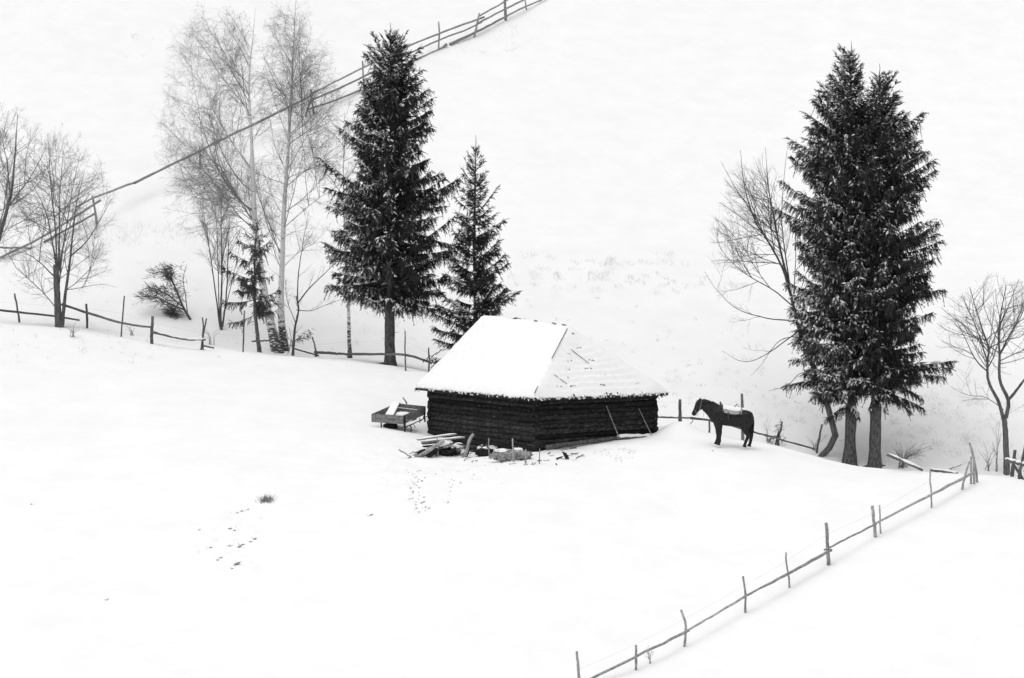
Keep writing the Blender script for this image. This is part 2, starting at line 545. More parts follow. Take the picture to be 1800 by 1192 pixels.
wav = 0.03 * vnoise(XX * 0.8 + 2, YY * 0.8)
ZZ = ZZ + wav
roof = obj('roof', sheet(XX, YY, ZZ, ZZ - 0.07).mesh('roof'), M['thatch'], shed)
edge = np.minimum(np.minimum(XX - RX0, RX1 - XX), np.minimum(YY - RY0, RY1 - YY))
hip = np.clip(((XX - RX0) * K1 - (YY - RY0) * K2) * 1.2, 0, 1) * np.clip(((RX1 - XX) * K1 - (YY - RY0) * K2) * 1.2, 0, 1)
thick = 0.17 * (1 - hip) + 0.055 * hip
thick = thick + 0.05 * vnoise(XX * 1.1, YY * 1.1) + 0.025 * vnoise(XX * 3.1, YY * 3.1)
rows = ((ZZ + 0.06) / 0.20) % 1.0                       # shingle courses show as faint steps on the thin side
thick = thick + hip * (0.055 * rows ** 1.5 - 0.02)
thick = np.clip(thick, 0.02, None) * (0.2 + 0.8 * np.clip((edge + 0.1 * vnoise(XX * 6, YY * 6)) / 0.2, 0, 1) ** 0.6)
# a little sag along the ridge
grow_out = 0.0
ks = 0.10
_a = (XX - RX0) * K1; _b = (RX1 - XX) * K1; _c = (YY - RY0) * K2
soft = -ks * np.log(np.exp(-_a / ks) + np.exp(-_b / ks) + np.exp(-_c / ks)) - np.minimum(np.minimum(_a, _b), _c)
thick = np.maximum(thick + soft * np.clip(edge / 0.4, 0, 1), 0.012) + np.clip(edge / 0.5, 0, 1) * (0.05 * vnoise(XX * 0.55 + 8, YY * 0.55) + 0.03)
obj('roof_snow', sheet(XX + 0.0, YY, ZZ + thick + 0.004, ZZ + 0.003).mesh('roof_snow'), M['snow_small'], roof)

OCT0 = np.array([[1, 0, 0], [-1, 0, 0], [0, 1, 0], [0, -1, 0], [0, 0, 1], [0, 0, -1]], float)
OCTF0 = np.array([[0, 2, 4], [2, 1, 4], [1, 3, 4], [3, 0, 4], [2, 0, 5], [1, 2, 5], [3, 1, 5], [0, 3, 5]])
# ragged shingle ends and old thatch along the eaves
fr = MB()


def wedge(mb, p, d, side, L, w, th):
    d = np.asarray(d, float); side = np.asarray(side, float)
    up = np.cross(d, side)
    a = p - side * w / 2; b = p + side * w / 2
    tip = p + d * L
    mb.add([a + up * th, b + up * th, a - up * th, b - up * th, tip - side * w * 0.15, tip + side * w * 0.15],
           [[0, 1, 5, 4], [2, 4, 5, 3]], [[0, 4, 2], [1, 3, 5]])


def eave(n, p0, p1, out, Lmin, Lmax):
    p0 = np.array(p0); p1 = np.array(p1); side = norm(p1 - p0)
    for k in range(n):
        t = (k + random.random()) / n
        p = p0 * (1 - t) + p1 * t + np.array([0, 0, random.uniform(-0.12, -0.03) + 0.02 * math.sin(k * .07)])
        d = norm(np.array(out) + np.array([0, 0, random.uniform(-0.9, -0.3)]) + side * random.uniform(-0.25, 0.25))
        wedge(fr, p - d * 0.12, d, side, random.choice([.5, .8, 1, 1, 1.5]) * random.uniform(Lmin, Lmax) + 0.1, random.uniform(0.02, 0.07), 0.012)


eave(420, (RX0, RY0, 0), (RX0, RY1, 0), (-1, 0, 0), 0.03, 0.17)
eave(360, (RX0, RY0, 0), (RX1, RY0, 0), (0, -1, 0), 0.04, 0.19)
eave(120, (RX1, RY0, 0), (RX1, RY1, 0), (1, 0, 0), 0.03, 0.1)
eave(60, (RX0 + .3, RY1, 1.0), (RX0 + 2.9, RY1, 2.2), (0, 1, 0), 0.02, 0.08)
fo = obj('eave_fringe', fr.mesh('eave_fringe', smooth=False), M['thatch'], roof)
fo['kind'] = 'stuff'
# snow caught between the ragged ends
es = MB()
for k in range(190):
    t = random.random()
    if k < 140: p = np.array([RX0 + t * (RX1 - RX0), RY0 - 0.03, 0.0]); ax_ = np.array([[1.0, 0, 0]])
    else: p = np.array([RX0 - 0.03, RY0 + t * (RY1 - RY0), 0.0]); ax_ = np.array([[0, 1.0, 0]])
    p = p + np.array([0, 0, random.uniform(-0.11, -0.01)])
    Vv = OCT0 * np.array([random.uniform(.02, .09), random.uniform(.02, .04), random.uniform(.02, .055)])
    if k >= 140: Vv = Vv[:, [1, 0, 2]]
    es.add(Vv + p, None, OCTF0)
obj('eave_snow', es.mesh('eave_snow'), M['snow_small'], roof)['kind'] = 'stuff'
# bits of shingle showing through the thin snow of the hip
shm = MB().box((0, 0, 0), (0.5, 0, 0), (0, 0.5, 0), (0, 0, 0.5)).mesh('shingle', smooth=False)


def on_hip(x, s):
    """point on the hip face: x across, s = height fraction"""
    z = s * 2.33
    return np.array([x, RY0 + z / K2, float(roof_z(x, RY0 + z / K2))])


hipn = norm(np.array([0, -K2, 1.0]))
hang = math.atan(K2)
for rowi, (s, cnt, xa, xb) in enumerate([(0.90, 4, 2.3, 2.9), (0.80, 7, 2.05, 3.2), (0.71, 6, 1.9, 3.0), (0.62, 5, 1.75, 2.7), (0.52, 5, 1.35, 3.2), (0.40, 4, 1.1, 3.6), (0.28, 5, 1.0, 4.2), (0.15, 5, 0.6, 4.6)]):
    for k in range(cnt):
        x = random.uniform(xa, xb)
        for jx in range(random.choice([1, 2, 3])):
            p = on_hip(x + jx * random.uniform(.07, .13), s + random.uniform(-.006, .006)) + hipn * random.uniform(0.05, 0.068)
            o = obj('shingle', shm, M['shingle'], roof)
            o.location = p
            o.rotation_euler = (hang + random.uniform(.1, .35), random.uniform(-.1, .1), random.uniform(-.25, .25))
            o.scale = (random.uniform(0.03, 0.09), random.uniform(.03, .06), 0.015)


def stick_local(p0, p1, r, parent, m, name):
    t = np.linspace(0, 1, 6)[:, None]
    pts = np.array(p0) * (1 - t) + np.array(p1) * t + rng.normal(0, 0.006, (6, 3))
    return obj(name, MB().tubes(pts, np.linspace(r, r * 0.8, 6), 6, cap=True).mesh(name), m, parent)


n_off = hipn * 0.08
stick_local(on_hip(2.25, 0.70) + n_off, on_hip(2.75, 0.47) + n_off, 0.013, roof, M['thatch'], 'roof_batten')
stick_local(on_hip(0.95, 0.33) + n_off, on_hip(1.35, 0.18) + n_off, 0.012, roof, M['thatch'], 'roof_batten')
stick_local(on_hip(3.6, 0.58) + n_off, on_hip(3.95, 0.36) + n_off, 0.010, roof, M['grey_wood'], 'roof_batten')


def on_edge(s):
    z = s * 2.33
    return np.array([RX0 + z / K1 - .02, RY0 + z / K2 - .04, z + 0.10])


stick_local(on_edge(0.52), on_edge(0.97), 0.016, roof, M['thatch'], 'hip_pole')
stick_local(on_edge(0.03) - np.array([0, 0, .03]), on_edge(0.12), 0.015, roof, M['thatch'], 'hip_pole')
for yy_, w_ in ((1.6, .32), (2.05, .2), (2.7, .26), (3.9, .12)):
    o = obj('ridge_board', shm, M['thatch'], roof)
    o.location = (LX / 2 + 0.02, yy_, float(roof_z(LX / 2, yy_)) + (0.06 if yy_ < 2 else 0.17))
    o.rotation_euler = (0.1, 0.2, random.uniform(-.2, .2)); o.scale = (0.07, w_, 0.05)
# gable boards on the far end
for k in range(14):
    x = (k + 0.5) * LX / 14
    h = min(x * K1, (LX - x) * K1) + 0.22
    b = MB().box((x, LY - 0.02, h / 2), (LX / 28 - 0.006, 0, 0), (0, 0.015, 0), (0, 0, h / 2))
    obj('gable_board', b.mesh('gable_board', smooth=False), M['dark_log'], shed)

# ------------------------------------------------------------------ helper: poles and sticks placed by photograph pixel


def pole(pix, d, r0, r1, S=7, n=8, wob=0.008, zoff=0.0):
    """tapered pole through pixels (px,py[,dd]) at distance d"""
    pts = [P(a[0], a[1], d + (a[2] if len(a) > 2 else 0.0)) for a in pix]
    q = smooth_line(pts, n)
    q[1:-1] += rng.normal(0, wob, (n - 2, 3))
    return MB().tubes(q, np.linspace(r0, r1, n) * (1 + 0.05 * rng.normal(size=n)), S, cap=True), q


def snow_strip(q, r, w=0.9, h=0.5):
    """snow lying along a pole"""
    n = len(q)
    s = np.full(n, r) * (1 + 0.25 * rng.normal(size=n)).clip(0.5, 1.5)
    s[0] *= 0.3; s[-1] *= 0.3
    return MB().tubes(q + np.array([0, 0, r * 0.75]), s * w, 7, cap=True)


# ------------------------------------------------------------------ conifers
def spray_template(seed, pairs=8):
    g = np.random.default_rng(seed)
    V = []; T = []

    def tri(a, b, c):
        k = len(V); V.extend([a, b, c]); T.append((k, k + 1, k + 2))
    for k in range(2):
        an = k * math.pi / 2 + 0.3
        o = np.array([0, math.cos(an), math.sin(an)]) * 0.04
        tri(-o, o, np.array([1.0, 0, -0.05]))
    for i in range(pairs):
        x = 0.06 + 0.86 * i / (pairs - 1) + g.uniform(-.03, .03)
        for s in (-1, 1):
            L = (0.36 * (1 - 0.62 * x) + 0.03) * g.uniform(0.7, 1.2)
            d = norm(np.array([0.8, s * g.uniform(0.5, 1.0), g.uniform(-0.75, 0.1)]))
            side = norm(np.cross(d, norm(g.normal(size=3)))) * 0.042
            b = np.array([x, 0, -0.05 * x * x])
            tri(b - side, b + side, b + d * L)
    return np.array(V), np.array(T)


SPRAYS = [spray_template(s) for s in (1, 2, 3)]
OCT = np.array([[1, 0, 0], [-1, 0, 0], [0, 1, 0], [0, -1, 0], [0, 0, 1], [0, 0, -1]], float)
OCTF = np.array([[0, 2, 4], [2, 1, 4], [1, 3, 4], [3, 0, 4], [2, 0, 5], [1, 2, 5], [3, 1, 5], [0, 3, 5]])


def frames(d, roll):
    """rotation matrices with x along d, z as near up as can be, rolled"""
    up = np.broadcast_to(np.array([0.02, 0.03, 1.0]), d.shape)
    y = norm(np.cross(up, d)); z = np.cross(d, y)
    c = np.cos(roll)[:, None]; s = np.sin(roll)[:, None]
    y2 = c * y + s * z; z2 = -s * y + c * z
    return np.stack([d, y2, z2], -1)          # columns are axes


def add_sprays(mb, p, d, L, width, roll):
    k = rng.integers(0, len(SPRAYS), len(p))
    for t, (V, T) in enumerate(SPRAYS):
        m = k == t
        if not m.any(): continue
        Fm = frames(d[m], roll[m])
        v = V[None] * np.stack([L[m], L[m] * width[m], L[m] * width[m]], -1)[:, None, :]
        w = np.einsum('nij,nvj->nvi', Fm, v) + p[m][:, None, :]
        nv = len(V)
        f = (np.arange(m.sum()) * nv)[:, None, None] + T[None]
        mb.add(w, None, f)


def add_lumps(mb, p, d, sx, sy, sz):
    Fm = frames(d, np.zeros(len(p)))
    v = OCT[None] * np.stack([sx, sy, sz], -1)[:, None, :] * rng.uniform(0.7, 1.25, (len(p), 6, 1))
    w = np.einsum('nij,nvj->nvi', Fm, v) + p[:, None, :]
    f = (np.arange(len(p)) * 6)[:, None, None] + OCTF[None]
    mb.add(w, None, f)


def spruce(name, label, trunk, r0, prof, crown_from, seed, group=None, dz=0.27, per=6, droop=1.0, spray_len=0.42,
           density=1.0, snow=0.25, wind=1.0, needle='needles', extra=None, bark='spruce_bark', leader=0.5, dead=8, gap=0.0):
    """trunk: world polyline base->top; prof: (height fraction, reach to the left, reach to the right) in metres"""
    global rng
    rng = np.random.default_rng(seed)
    tr = smooth_line(trunk, 40)
    base = tr[0].copy()
    th = thing(name, label, 'tree', base, group)
    hh = np.linspace(0, 1, 40)
    rad = r0 * (1 - hh) ** 0.85 + 0.012
    rad[0] *= 1.4; rad[1] *= 1.14
    tb = MB().tubes(tr + rng.normal(0, 0.006, tr.shape), rad * (1 + .04 * rng.normal(size=40)), 12)
    obj('trunk', tb, M[bark], th)
    H_ = tr[-1, 2] - tr[0, 2]
    if r0 > 0.15:                                # roots running out under the snow
        for k, a in enumerate(rng.uniform(0, 6.28, 5)):
            e = base + np.array([math.cos(a), math.sin(a), 0]) * rng.uniform(.45, .75); e[2] = float(H(e[0], e[1])) - .03
            obj('root', MB().tubes(smooth_line([tr[1] * .7 + tr[0] * .3 + np.array([math.cos(a), math.sin(a), 0]) * r0 * .5, base + np.array([math.cos(a) * r0 * 1.3, math.sin(a) * r0 * 1.3, .2]), e], 7), np.linspace(.1, .03, 7), 7), M[bark], th)
    pr = np.array(prof)
    need = MB(); brs = []; brr = []; sn = MB()
    SP, SD, SL, SW = [], [], [], []
    LP, LD, LS = [], [], []
    FP, FD, FL = [], [], []
    h = crown_from
    branches = []
    while h < 0.985:
        n = per if h < 0.85 else max(3, per - 2)
        ph0 = rng.uniform(0, 6.28)
        for k in range(n):
            ph = ph0 + k * 6.283 / n + rng.normal(0, 0.5)
            hb = min(0.985, max(crown_from * .93, h + rng.uniform(-0.9, 0.9) * dz / H_))
            branches.append((hb, ph, 1.0, None))
        h += dz / H_ * rng.uniform(0.8, 1.2) * (0.8 if h > 0.8 else 1)
    for e in (extra or []): branches.append(e)
    for hb, ph, mul, el in branches:
        i = hb * 39
        p0 = np.array([np.interp(i, np.arange(40), tr[:, c]) for c in range(3)])
        cx, cy = math.cos(ph), math.sin(ph)
        rl = np.interp(hb, pr[:, 0], pr[:, 1]); rr_ = np.interp(hb, pr[:, 0], pr[:, 2])
        L = (rl if cx < 0 else rr_) * abs(cx) + 0.5 * (rl + rr_) * (1 - abs(cx))
        L *= mul * ((1.12 - 0.45 * rng.random() ** 1.3) if mul == 1.0 else 1.0)
        if mul == 1.0:
            L *= 1 + 0.09 * math.sin(2 * ph + hb * 31 + seed) + 0.08 * math.sin(3 * ph - hb * 47 + seed * 2)
            if rng.random() < gap: L *= 0.5
        if L < 0.12: L = 0.12
        rel = (hb - crown_from) / (1 - crown_from)
        e0 = np.interp(rel, [0, 0.35, 0.7, 1.0], [-0.34, 0.04, 0.5, 1.5]) + rng.normal(0, 0.22)
        cv = np.interp(rel, [0, 0.5, 1.0], [0.28, 0.22, 0.05])
        if el is not None: e0, cv = el
        s = np.linspace(0, 1, 9)
        out = np.array([cx, cy, 0])
        sw = rng.normal(0, 0.12)
        lat = np.array([-cy, cx, 0])
        q = p0 + L * (s[:, None] * out + (e0 * s + cv * s * s)[:, None] * np.array([0, 0, 1]) + (sw * s * s)[:, None] * lat)
        br0 = 0.008 + 0.011 * L
        brs.append(q); brr.append(np.linspace(br0, 0.005, 9))
        # sprays along the branch
        ns = int(max(4, L * 24 * density))
        ss = rng.uniform(0.1, 1.0, ns) ** 0.8
        sp = np.stack([np.interp(ss, s, q[:, c]) for c in range(3)], 1)
        tan = np.gradient(q, axis=0); tan = norm(np.stack([np.interp(ss, s, tan[:, c]) for c in range(3)], 1))
        sg = rng.choice([-1, 1], ns)
        latv = norm(np.cross(tan, np.array([0, 0, 1.0])))
        a = rng.uniform(0.3, 1.25, ns)
        dd = np.cos(a)[:, None] * tan + (np.sin(a) * sg)[:, None] * latv
        hang = np.interp(rel, [0, .6, .85, 1], [2.3, 2.0, .6, -0.4]) * droop * rng.uniform(0.1, 1.5, ns) ** 1.2 * (1.15 - 0.55 * ss)
        dd = norm(dd + np.array([0, 0, -1.0]) * hang[:, None])
        ll = spray_len * rng.uniform(0.55, 1.25, ns) * (1.1 - 0.45 * ss) * min(1.0, 0.45 + 0.35 * L)
        SP.append(sp); SD.append(dd); SL.append(ll); SW.append(np.full(ns, 1.0))
        # hanging curtains below the outer bough
        if rel < 0.8 and L > 0.7:
            nc = int(L * 3.5 * density * droop)
            sc_ = rng.uniform(0.25, 0.95, nc)
            SP.append(np.stack([np.interp(sc_, s, q[:, c]) for c in range(3)], 1) + rng.normal(0, .04, (nc, 3)))
            SD.append(norm(np.array([0, 0, -1.0]) + 0.35 * out + rng.normal(0, 0.22, (nc, 3)))); SL.append(spray_len * rng.uniform(0.6, 1.5, nc)); SW.append(np.full(nc, 0.6))
        # shoots at the tip
        SP.append(np.repeat(q[-2:-1], 3, 0)); SD.append(norm(np.repeat(tan[-1:] * 0 + norm(q[-1] - q[-3])[None], 3, 0) + np.array([0, 0, .3]) + rng.normal(0, 0.3, (3, 3)))); SL.append(np.array([0.34, 0.25, 0.22]) * min(1, 0.5 + L * .3)); SW.append(np.full(3, 0.6))
        # snow caught on the boughs, more on the side the wind came from (left)
        w = rng.gamma(1.1, 0.95) * (snow if mul == 1.0 else max(snow, .45)) * (1 + wind * (-cx)) * np.interp(rel, [0, 1], [1.0, 0.7])
        keep = rng.random(ns) < w * 0.75
        if keep.any():
            kk = np.nonzero(keep)[0]
            f = rng.uniform(0.2, 0.7, len(kk))[:, None]
            LP.append(sp[kk] + dd[kk] * ll[kk][:, None] * f + np.array([0, 0, 0.025])); LD.append(dd[kk]); LS.append(ll[kk])
        kf = np.nonzero(rng.random(ns) < 1.0 * snow * max(0.1, 0.4 + 1.3 * wind * (-cx)) * (0.35 + 0.65 * ss))[0]
        if len(kf): FP.append(sp[kf] + np.array([0, 0, 0.02]) + 0.015 * out); FD.append(norm(dd[kf] + np.array([0, 0, .05]))); FL.append(ll[kf] * 0.85)
        if snow > 0 and rng.random() < w * 1.1 and L > 0.8:
            kk = rng.integers(2, 7, 5)
            LP.append(q[kk] + np.array([0, 0, 0.03]) + rng.normal(0, 0.03, (5, 3))); LD.append(norm(np.gradient(q, axis=0))[kk]); LS.append(np.full(5, 0.6))
    # leader
    SP.append(tr[-3:-1].repeat(3, 0)); SD.append(norm(np.array([0, 0, 1.0]) + rng.normal(0, 0.35, (6, 3)))); SL.append(np.full(6, 0.22)); SW.append(np.full(6, 0.5))
    SP = np.concatenate(SP); SD = np.concatenate(SD); SL = np.concatenate(SL); SW = np.concatenate(SW)
    add_sprays(need, SP, SD, SL, SW * rng.uniform(0.8, 1.2, len(SW)), rng.normal(0, 0.5, len(SP)))
    frs = MB()
    if FP:
        FP = np.concatenate(FP); FD = np.concatenate(FD); FL = np.concatenate(FL)
        add_sprays(frs, FP, FD, FL, rng.uniform(0.6, 1.0, len(FP)), rng.normal(0, .5, len(FP)))
    bm = MB().tubes(np.array(brs), np.array(brr), 5)
    ld = np.stack([tr[-1], tr[-1] + np.array([0.02, 0, leader * 0.5]), tr[-1] + np.array([0.0, 0, leader])])
    bm.tubes(ld, np.array([0.02, 0.015, 0.008]), 5)
    # dead stubs on the bare trunk
    for k in range(dead):
        hb = rng.uniform(0.3, 1.0) * crown_from
        p0 = np.array([np.interp(hb * 39, np.arange(40), tr[:, c]) for c in range(3)])
        ph = rng.uniform(0, 6.28); L = rng.uniform(0.2, 0.7)
        e = p0 + np.array([math.cos(ph) * L, math.sin(ph) * L, rng.uniform(-.1, .05)])
        bm.tubes(np.stack([p0, (p0 + e) / 2 + rng.normal(0, .02, 3), e]), np.array([0.014, 0.009, 0.004]), 4)
    crown = obj('crown', need, M[needle], th); crown['kind'] = 'stuff'
    obj('branches', bm, M[bark], crown)['kind'] = 'stuff'
    if frs.n: obj('frosted_needles', frs, M['frost'], crown)['kind'] = 'stuff'
    if LP:
        LP = np.concatenate(LP); LD = np.concatenate(LD); LS = np.concatenate(LS)
        u = rng.uniform(0.5, 1.5, len(LP))
        add_lumps(sn, LP, LD, LS * 0.3 * u, LS * 0.1 * u + 0.014, LS * 0.055 * u + 0.014)
        obj('snow', sn, M['snow_small'], crown)['kind'] = 'stuff'
    return th


# ------------------------------------------------------------------ bare trees
def lerp_line(pts, rad, bi, s):
    n = pts.shape[1]
    x = s * (n - 1); i = np.clip(x.astype(int), 0, n - 2); f = (x - i)[:, None]
    a = pts[bi, i]; b = pts[bi, i + 1]
    return a * (1 - f) + b * f, norm(b - a), rad[bi, i] * (1 - f[:, 0]) + rad[bi, i + 1] * f[:, 0]


def grow(p, d, L, r, n, wob, trop, tip=0.35):
    Mn = len(p)
    pts = np.zeros((Mn, n, 3)); pts[:, 0] = p
    step = (L / (n - 1))[:, None]
    bend = rng.normal(0, wob * 0.6, (Mn, 3))
    for i in range(1, n):
        d = norm(d + rng.normal(0, wob, (Mn, 3)) + bend / n + np.array([0, 0, 1.0]) * trop / n)
        pts[:, i] = pts[:, i - 1] + d * step
    rad = r[:, None] * np.linspace(1, tip, n)[None]
    return pts, rad


def ell_reach(p, d, c, ax):
    """distance along d from p to an ellipsoid"""
    q = (p - c) / ax; e = d / ax
    A = (e * e).sum(1); B = (q * e).sum(1); Cc = (q * q).sum(1) - 1
    disc = np.maximum(B * B - A * Cc, 0)
    t = (-B + np.sqrt(disc)) / A
    return np.where(Cc < 0, np.maximum(t, 0.0), 0.15)


def bare_tree(name, label, limbs, levels, seed, ell=None, group=None, bark='bark', twig='twig', S0=10, base=None, cat='tree', stem0='trunk', stem='limb', flare=1.0):
    """limbs: list of (world polyline, r0, r1); levels: dicts dens, s0, ang, ratio, trop, wob, n, thin"""
    global rng
    rng = np.random.default_rng(seed)
    if base is None: base = np.array(limbs[0][0][0])
    th = thing(name, label, cat, base, group)
    n0 = 24
    pts = []; rad = []
    for (pl, a, b) in limbs:
        q = smooth_line(pl, n0)
        q[1:] += np.cumsum(rng.normal(0, 0.006, (n0 - 1, 3)), 0)
        pts.append(q); rr = np.linspace(1, 0, n0) ** 1.15 * (a - b) + b
        rad.append(rr)
    pts = np.array(pts); rad = np.array(rad)
    rad0 = rad.copy(); rad0[0, 0] *= 1 + .45 * flare; rad0[0, 1] *= 1 + .15 * flare
    rad0 = rad0 * (1 + 0.03 * rng.normal(size=rad0.shape))
    for k in range(len(pts)):
        obj(stem if k else stem0, MB().tubes(pts[k], rad0[k], S0 if k == 0 else max(5, S0 - 2)), M[bark], th)
    L = np.linalg.norm(np.diff(pts, axis=1), axis=2).sum(1)
    for li, lv in enumerate(levels):
        cnt = rng.poisson(np.maximum(L * lv['dens'], lv.get('min', 0)))
        if 'maxn' in lv: cnt = np.minimum(cnt, lv['maxn'])
        bi = np.repeat(np.arange(len(pts)), cnt)
        if len(bi) == 0: break
        s = rng.uniform(lv.get('s0', 0.15), lv.get('s1', 1.0), len(bi))
        if li == 0 and 's0l' in lv: s = np.array([rng.uniform(lv['s0l'][b], 1.0) for b in bi])
        p, t, r = lerp_line(pts, rad, bi, s)
        perp = norm(np.cross(t, rng.normal(size=t.shape)))
        perp = norm(perp + np.array(lv.get('bias', (0, 0, 0))))
        a = rng.normal(lv['ang'], lv.get('asd', 0.15), len(bi))[:, None]
        d = norm(np.cos(a) * t + np.sin(a) * perp)
        ln = L[bi] * lv['ratio'] * (1 - lv.get('taper', 0.5) * s) * rng.uniform(0.6, 1.25, len(bi))
        if 'abs' in lv: ln = rng.uniform(lv['abs'][0], lv['abs'][1], len(bi))
        if ell is not None:
            reach = ell_reach(p, norm(d + np.array([0, 0, lv['trop'] * 0.4])), *ell) * rng.uniform(0.85, 1.1, len(bi))
            if lv.get('fill'): ln = reach * rng.uniform(0.75, 1.0, len(bi))
            else: ln = np.minimum(ln, np.maximum(reach, 0.12))
        r1 = np.clip(np.minimum(r * 0.72, ln * lv.get('thin', 0.012)), lv.get('rmin', 0.0035), None)
        pts, rad = grow(p, d, ln, r1, lv['n'], lv['wob'], lv['trop'])
        L = ln
        S = 7 if li == 0 else (4 if li == 1 else 3)
        mb = MB().tubes(pts, rad, S)
        nm = ('branches', 'twigs', 'fine_twigs', 'twig_tips')[li]
        if li == 0: br = obj('crown', mb, M[lv.get('mat', twig)], th); br['kind'] = 'stuff'
        else: obj(nm, mb, M[lv.get('mat', twig)], br)['kind'] = 'stuff'
    return th


def pl(points, d):
    """photograph pixels (px,py[,extra distance]) on a plane d away -> world polyline"""
    return [P(a[0], a[1], d + (a[2] if len(a) > 2 else 0)) for a in points]


# ------------------------------------------------------------------ trees of the left row
GL = 'trees along the left fence'
# big spruce
b = drop(ground(686, 642)); d = depth(b)
spruce('spruce_tree', 'tall dark spruce with bare lower trunk left of the shed', [b - [0, 0, .15]] + pl([(685, 560), (687, 400), (688, 200), (686, 62)], d), 0.23,
       [(0.18, 1.5, 1.4), (0.24, 2.3, 2.3), (0.33, 2.5, 2.6), (0.42, 2.5, 2.6), (0.5, 2.35, 2.4), (0.58, 2.1, 1.6), (0.66, 1.85, 1.6), (0.74, 1.6, 1.95), (0.79, 1.35, 1.55), (0.85, 1.05, 1.15), (0.93, 0.6, 0.65), (1, 0.12, 0.12)],
       0.215, 11, group=GL, snow=0.3, wind=0.7, leader=0.55, per=8, dz=0.26, density=1.35, spray_len=0.47, gap=.12,
       extra=[(0.30, 0.15, 1.2, (-0.1, .45)), (0.47, 0.05, 1.25, (0.35, 0.15)), (0.46, -0.3, 1.2, (0.3, .15)), (0.27, 3.3, 1.15, (-.3, .2)), (0.24, 0.2, 1.0, (-.7, .3)), (0.24, -.4, 1.0, (-.7, .3))])
# smaller open spruce behind the shed roof
b = drop(P(836, 600, 105.5)); d = depth(b)
spruce('spruce_tree', 'slender pointed spruce rising behind the shed roof', [b - [0, 0, .1]] + pl([(836, 560), (834, 420), (836, 262)], d), 0.12,
       [(0.0, 2.3, 2.4), (0.15, 2.1, 2.2), (0.3, 1.7, 1.85), (0.45, 1.35, 1.65), (0.6, 1.0, 1.25), (0.75, 0.8, 0.75), (0.88, 0.5, 0.45), (1, 0.1, 0.1)],
       0.04, 12, group=GL, snow=0.2, wind=0.4, leader=0.6, per=7, dz=0.38, density=1.6, droop=0.6, dead=0, spray_len=0.40)
# young spruce behind the birches
b = drop(ground(450, 621) + np.array([0, 1.5, 0])); d = depth(b)
spruce('young_spruce', 'thin young spruce with sparse drooping boughs behind the birches', [b - [0, 0, .1]] + pl([(448, 540), (448, 450), (452, 392)], d + 0.3), 0.085,
       [(0.3, 1.2, 0.6), (0.36, 2.1, 1.0), (0.5, 1.6, 1.0), (0.65, 1.1, 0.95), (0.8, 0.9, 0.9), (1, 0.1, 0.1)],
       0.33, 13, group=GL, snow=0.03, per=5, dz=0.40, density=1.15, droop=0.9, gap=0.3, leader=0.2, spray_len=0.42, needle='needles_mid', dead=4)

BIRCH = [dict(dens=2.8, s0=0.2, ang=0.9, asd=.2, ratio=0.3, trop=0.4, wob=0.08, n=9, thin=0.0055, fill=True),
         dict(dens=4.5, s0=0.15, ang=0.65, ratio=0.42, taper=0.5, trop=0.0, wob=0.11, n=6, thin=0.005),
         dict(dens=5.5, s0=0.1, ang=0.75, ratio=0.65, taper=0.4, trop=-0.25, wob=0.16, n=4, thin=0.005, rmin=0.003),
         dict(dens=6.5, s0=0.1, ang=0.5, ratio=0.6, abs=(.15, .55), taper=0.3, trop=-0.8, wob=0.2, n=3, thin=0.008, rmin=0.0026)]
b = drop(ground(489, 619)); d = depth(b)
bare_tree('birch_tree', 'leaning white birch, left of the tall pair, with wide bare crown',
          [(([b - [0, 0, .15]] + pl([(470, 545, .1), (456, 460, .2), (447, 380), (441, 240), (437, 140), (446, 40), (448, 12)], d)), 0.215, 0.007),
           (pl([(442, 300), (405, 245, -.3), (372, 180, -.6), (355, 120, -.8)], d), 0.028, 0.005),
           (pl([(444, 330), (400, 300, .5), (340, 265, .9), (295, 235, 1.2)], d), 0.034, 0.005),
           (pl([(441, 225), (425, 160, .4), (405, 100, .7), (392, 60, 1.0)], d), 0.034, 0.005),
           (pl([(446, 390), (400, 355, -.6), (345, 320, -1.2), (300, 300, -1.6)], d), 0.034, 0.005),
           (pl([(450, 420), (415, 395, .5), (360, 375, .9), (310, 385, 1.2), (285, 410, 1.3)], d), 0.028, 0.005)],
          BIRCH, 21, ell=(P(380, 245, d), np.array([2.85, 2.7, 6.4])), group=GL, bark='birch_bark', twig='birch_twig')
b = drop(ground(497, 618)) + [0.05, 0.35, 0]; b = drop(b); d = depth(b)
bare_tree('birch_tree', 'straight white birch, right of the tall pair, reaching the top edge',
          [(([b - [0, 0, .15]] + pl([(494, 540), (497, 440), (502, 330), (509, 230), (513, 130), (519, 30), (521, -6)], d)), 0.17, 0.012),
           (pl([(505, 300), (540, 235, -.4), (565, 170, -.7), (580, 120, -.9)], d), 0.034, 0.005),
           (pl([(508, 250), (480, 170, .5), (465, 110, .8), (460, 70, 1.0)], d), 0.03, 0.005),
           (pl([(500, 400), (545, 360, .5), (590, 330, 1), (620, 315, 1.3)], d), 0.03, 0.005), (pl([(497, 470), (530, 440, -.4), (565, 425, -.8), (600, 440, -1)], d), 0.03, 0.006)],
          BIRCH, 22, ell=(P(522, 250, d), np.array([2.5, 2.5, 6.9])), group=GL, bark='birch_bark', twig='birch_twig')
b = drop(ground(615, 629)); d = depth(b)
bare_tree('birch_tree', 'slim young birch with pale trunk beside the tall spruce',
          [(([b - [0, 0, .1]] + pl([(613, 560, .3), (611, 500, .6), (606, 400, .9), (604, 300, 1.1), (606, 200, 1.2)], d)), 0.095, 0.01)],
          [dict(dens=3.0, s0=0.22, ang=0.85, ratio=0.2, trop=0.3, wob=0.09, n=8, thin=0.009, fill=True)] + BIRCH[1:], 23,
          ell=(P(598, 300, d + 1), np.array([1.2, 1.4, 4.3])), group=GL, bark='birch_bark', twig='birch_twig')
b = drop(ground(514, 625)); d = depth(b)
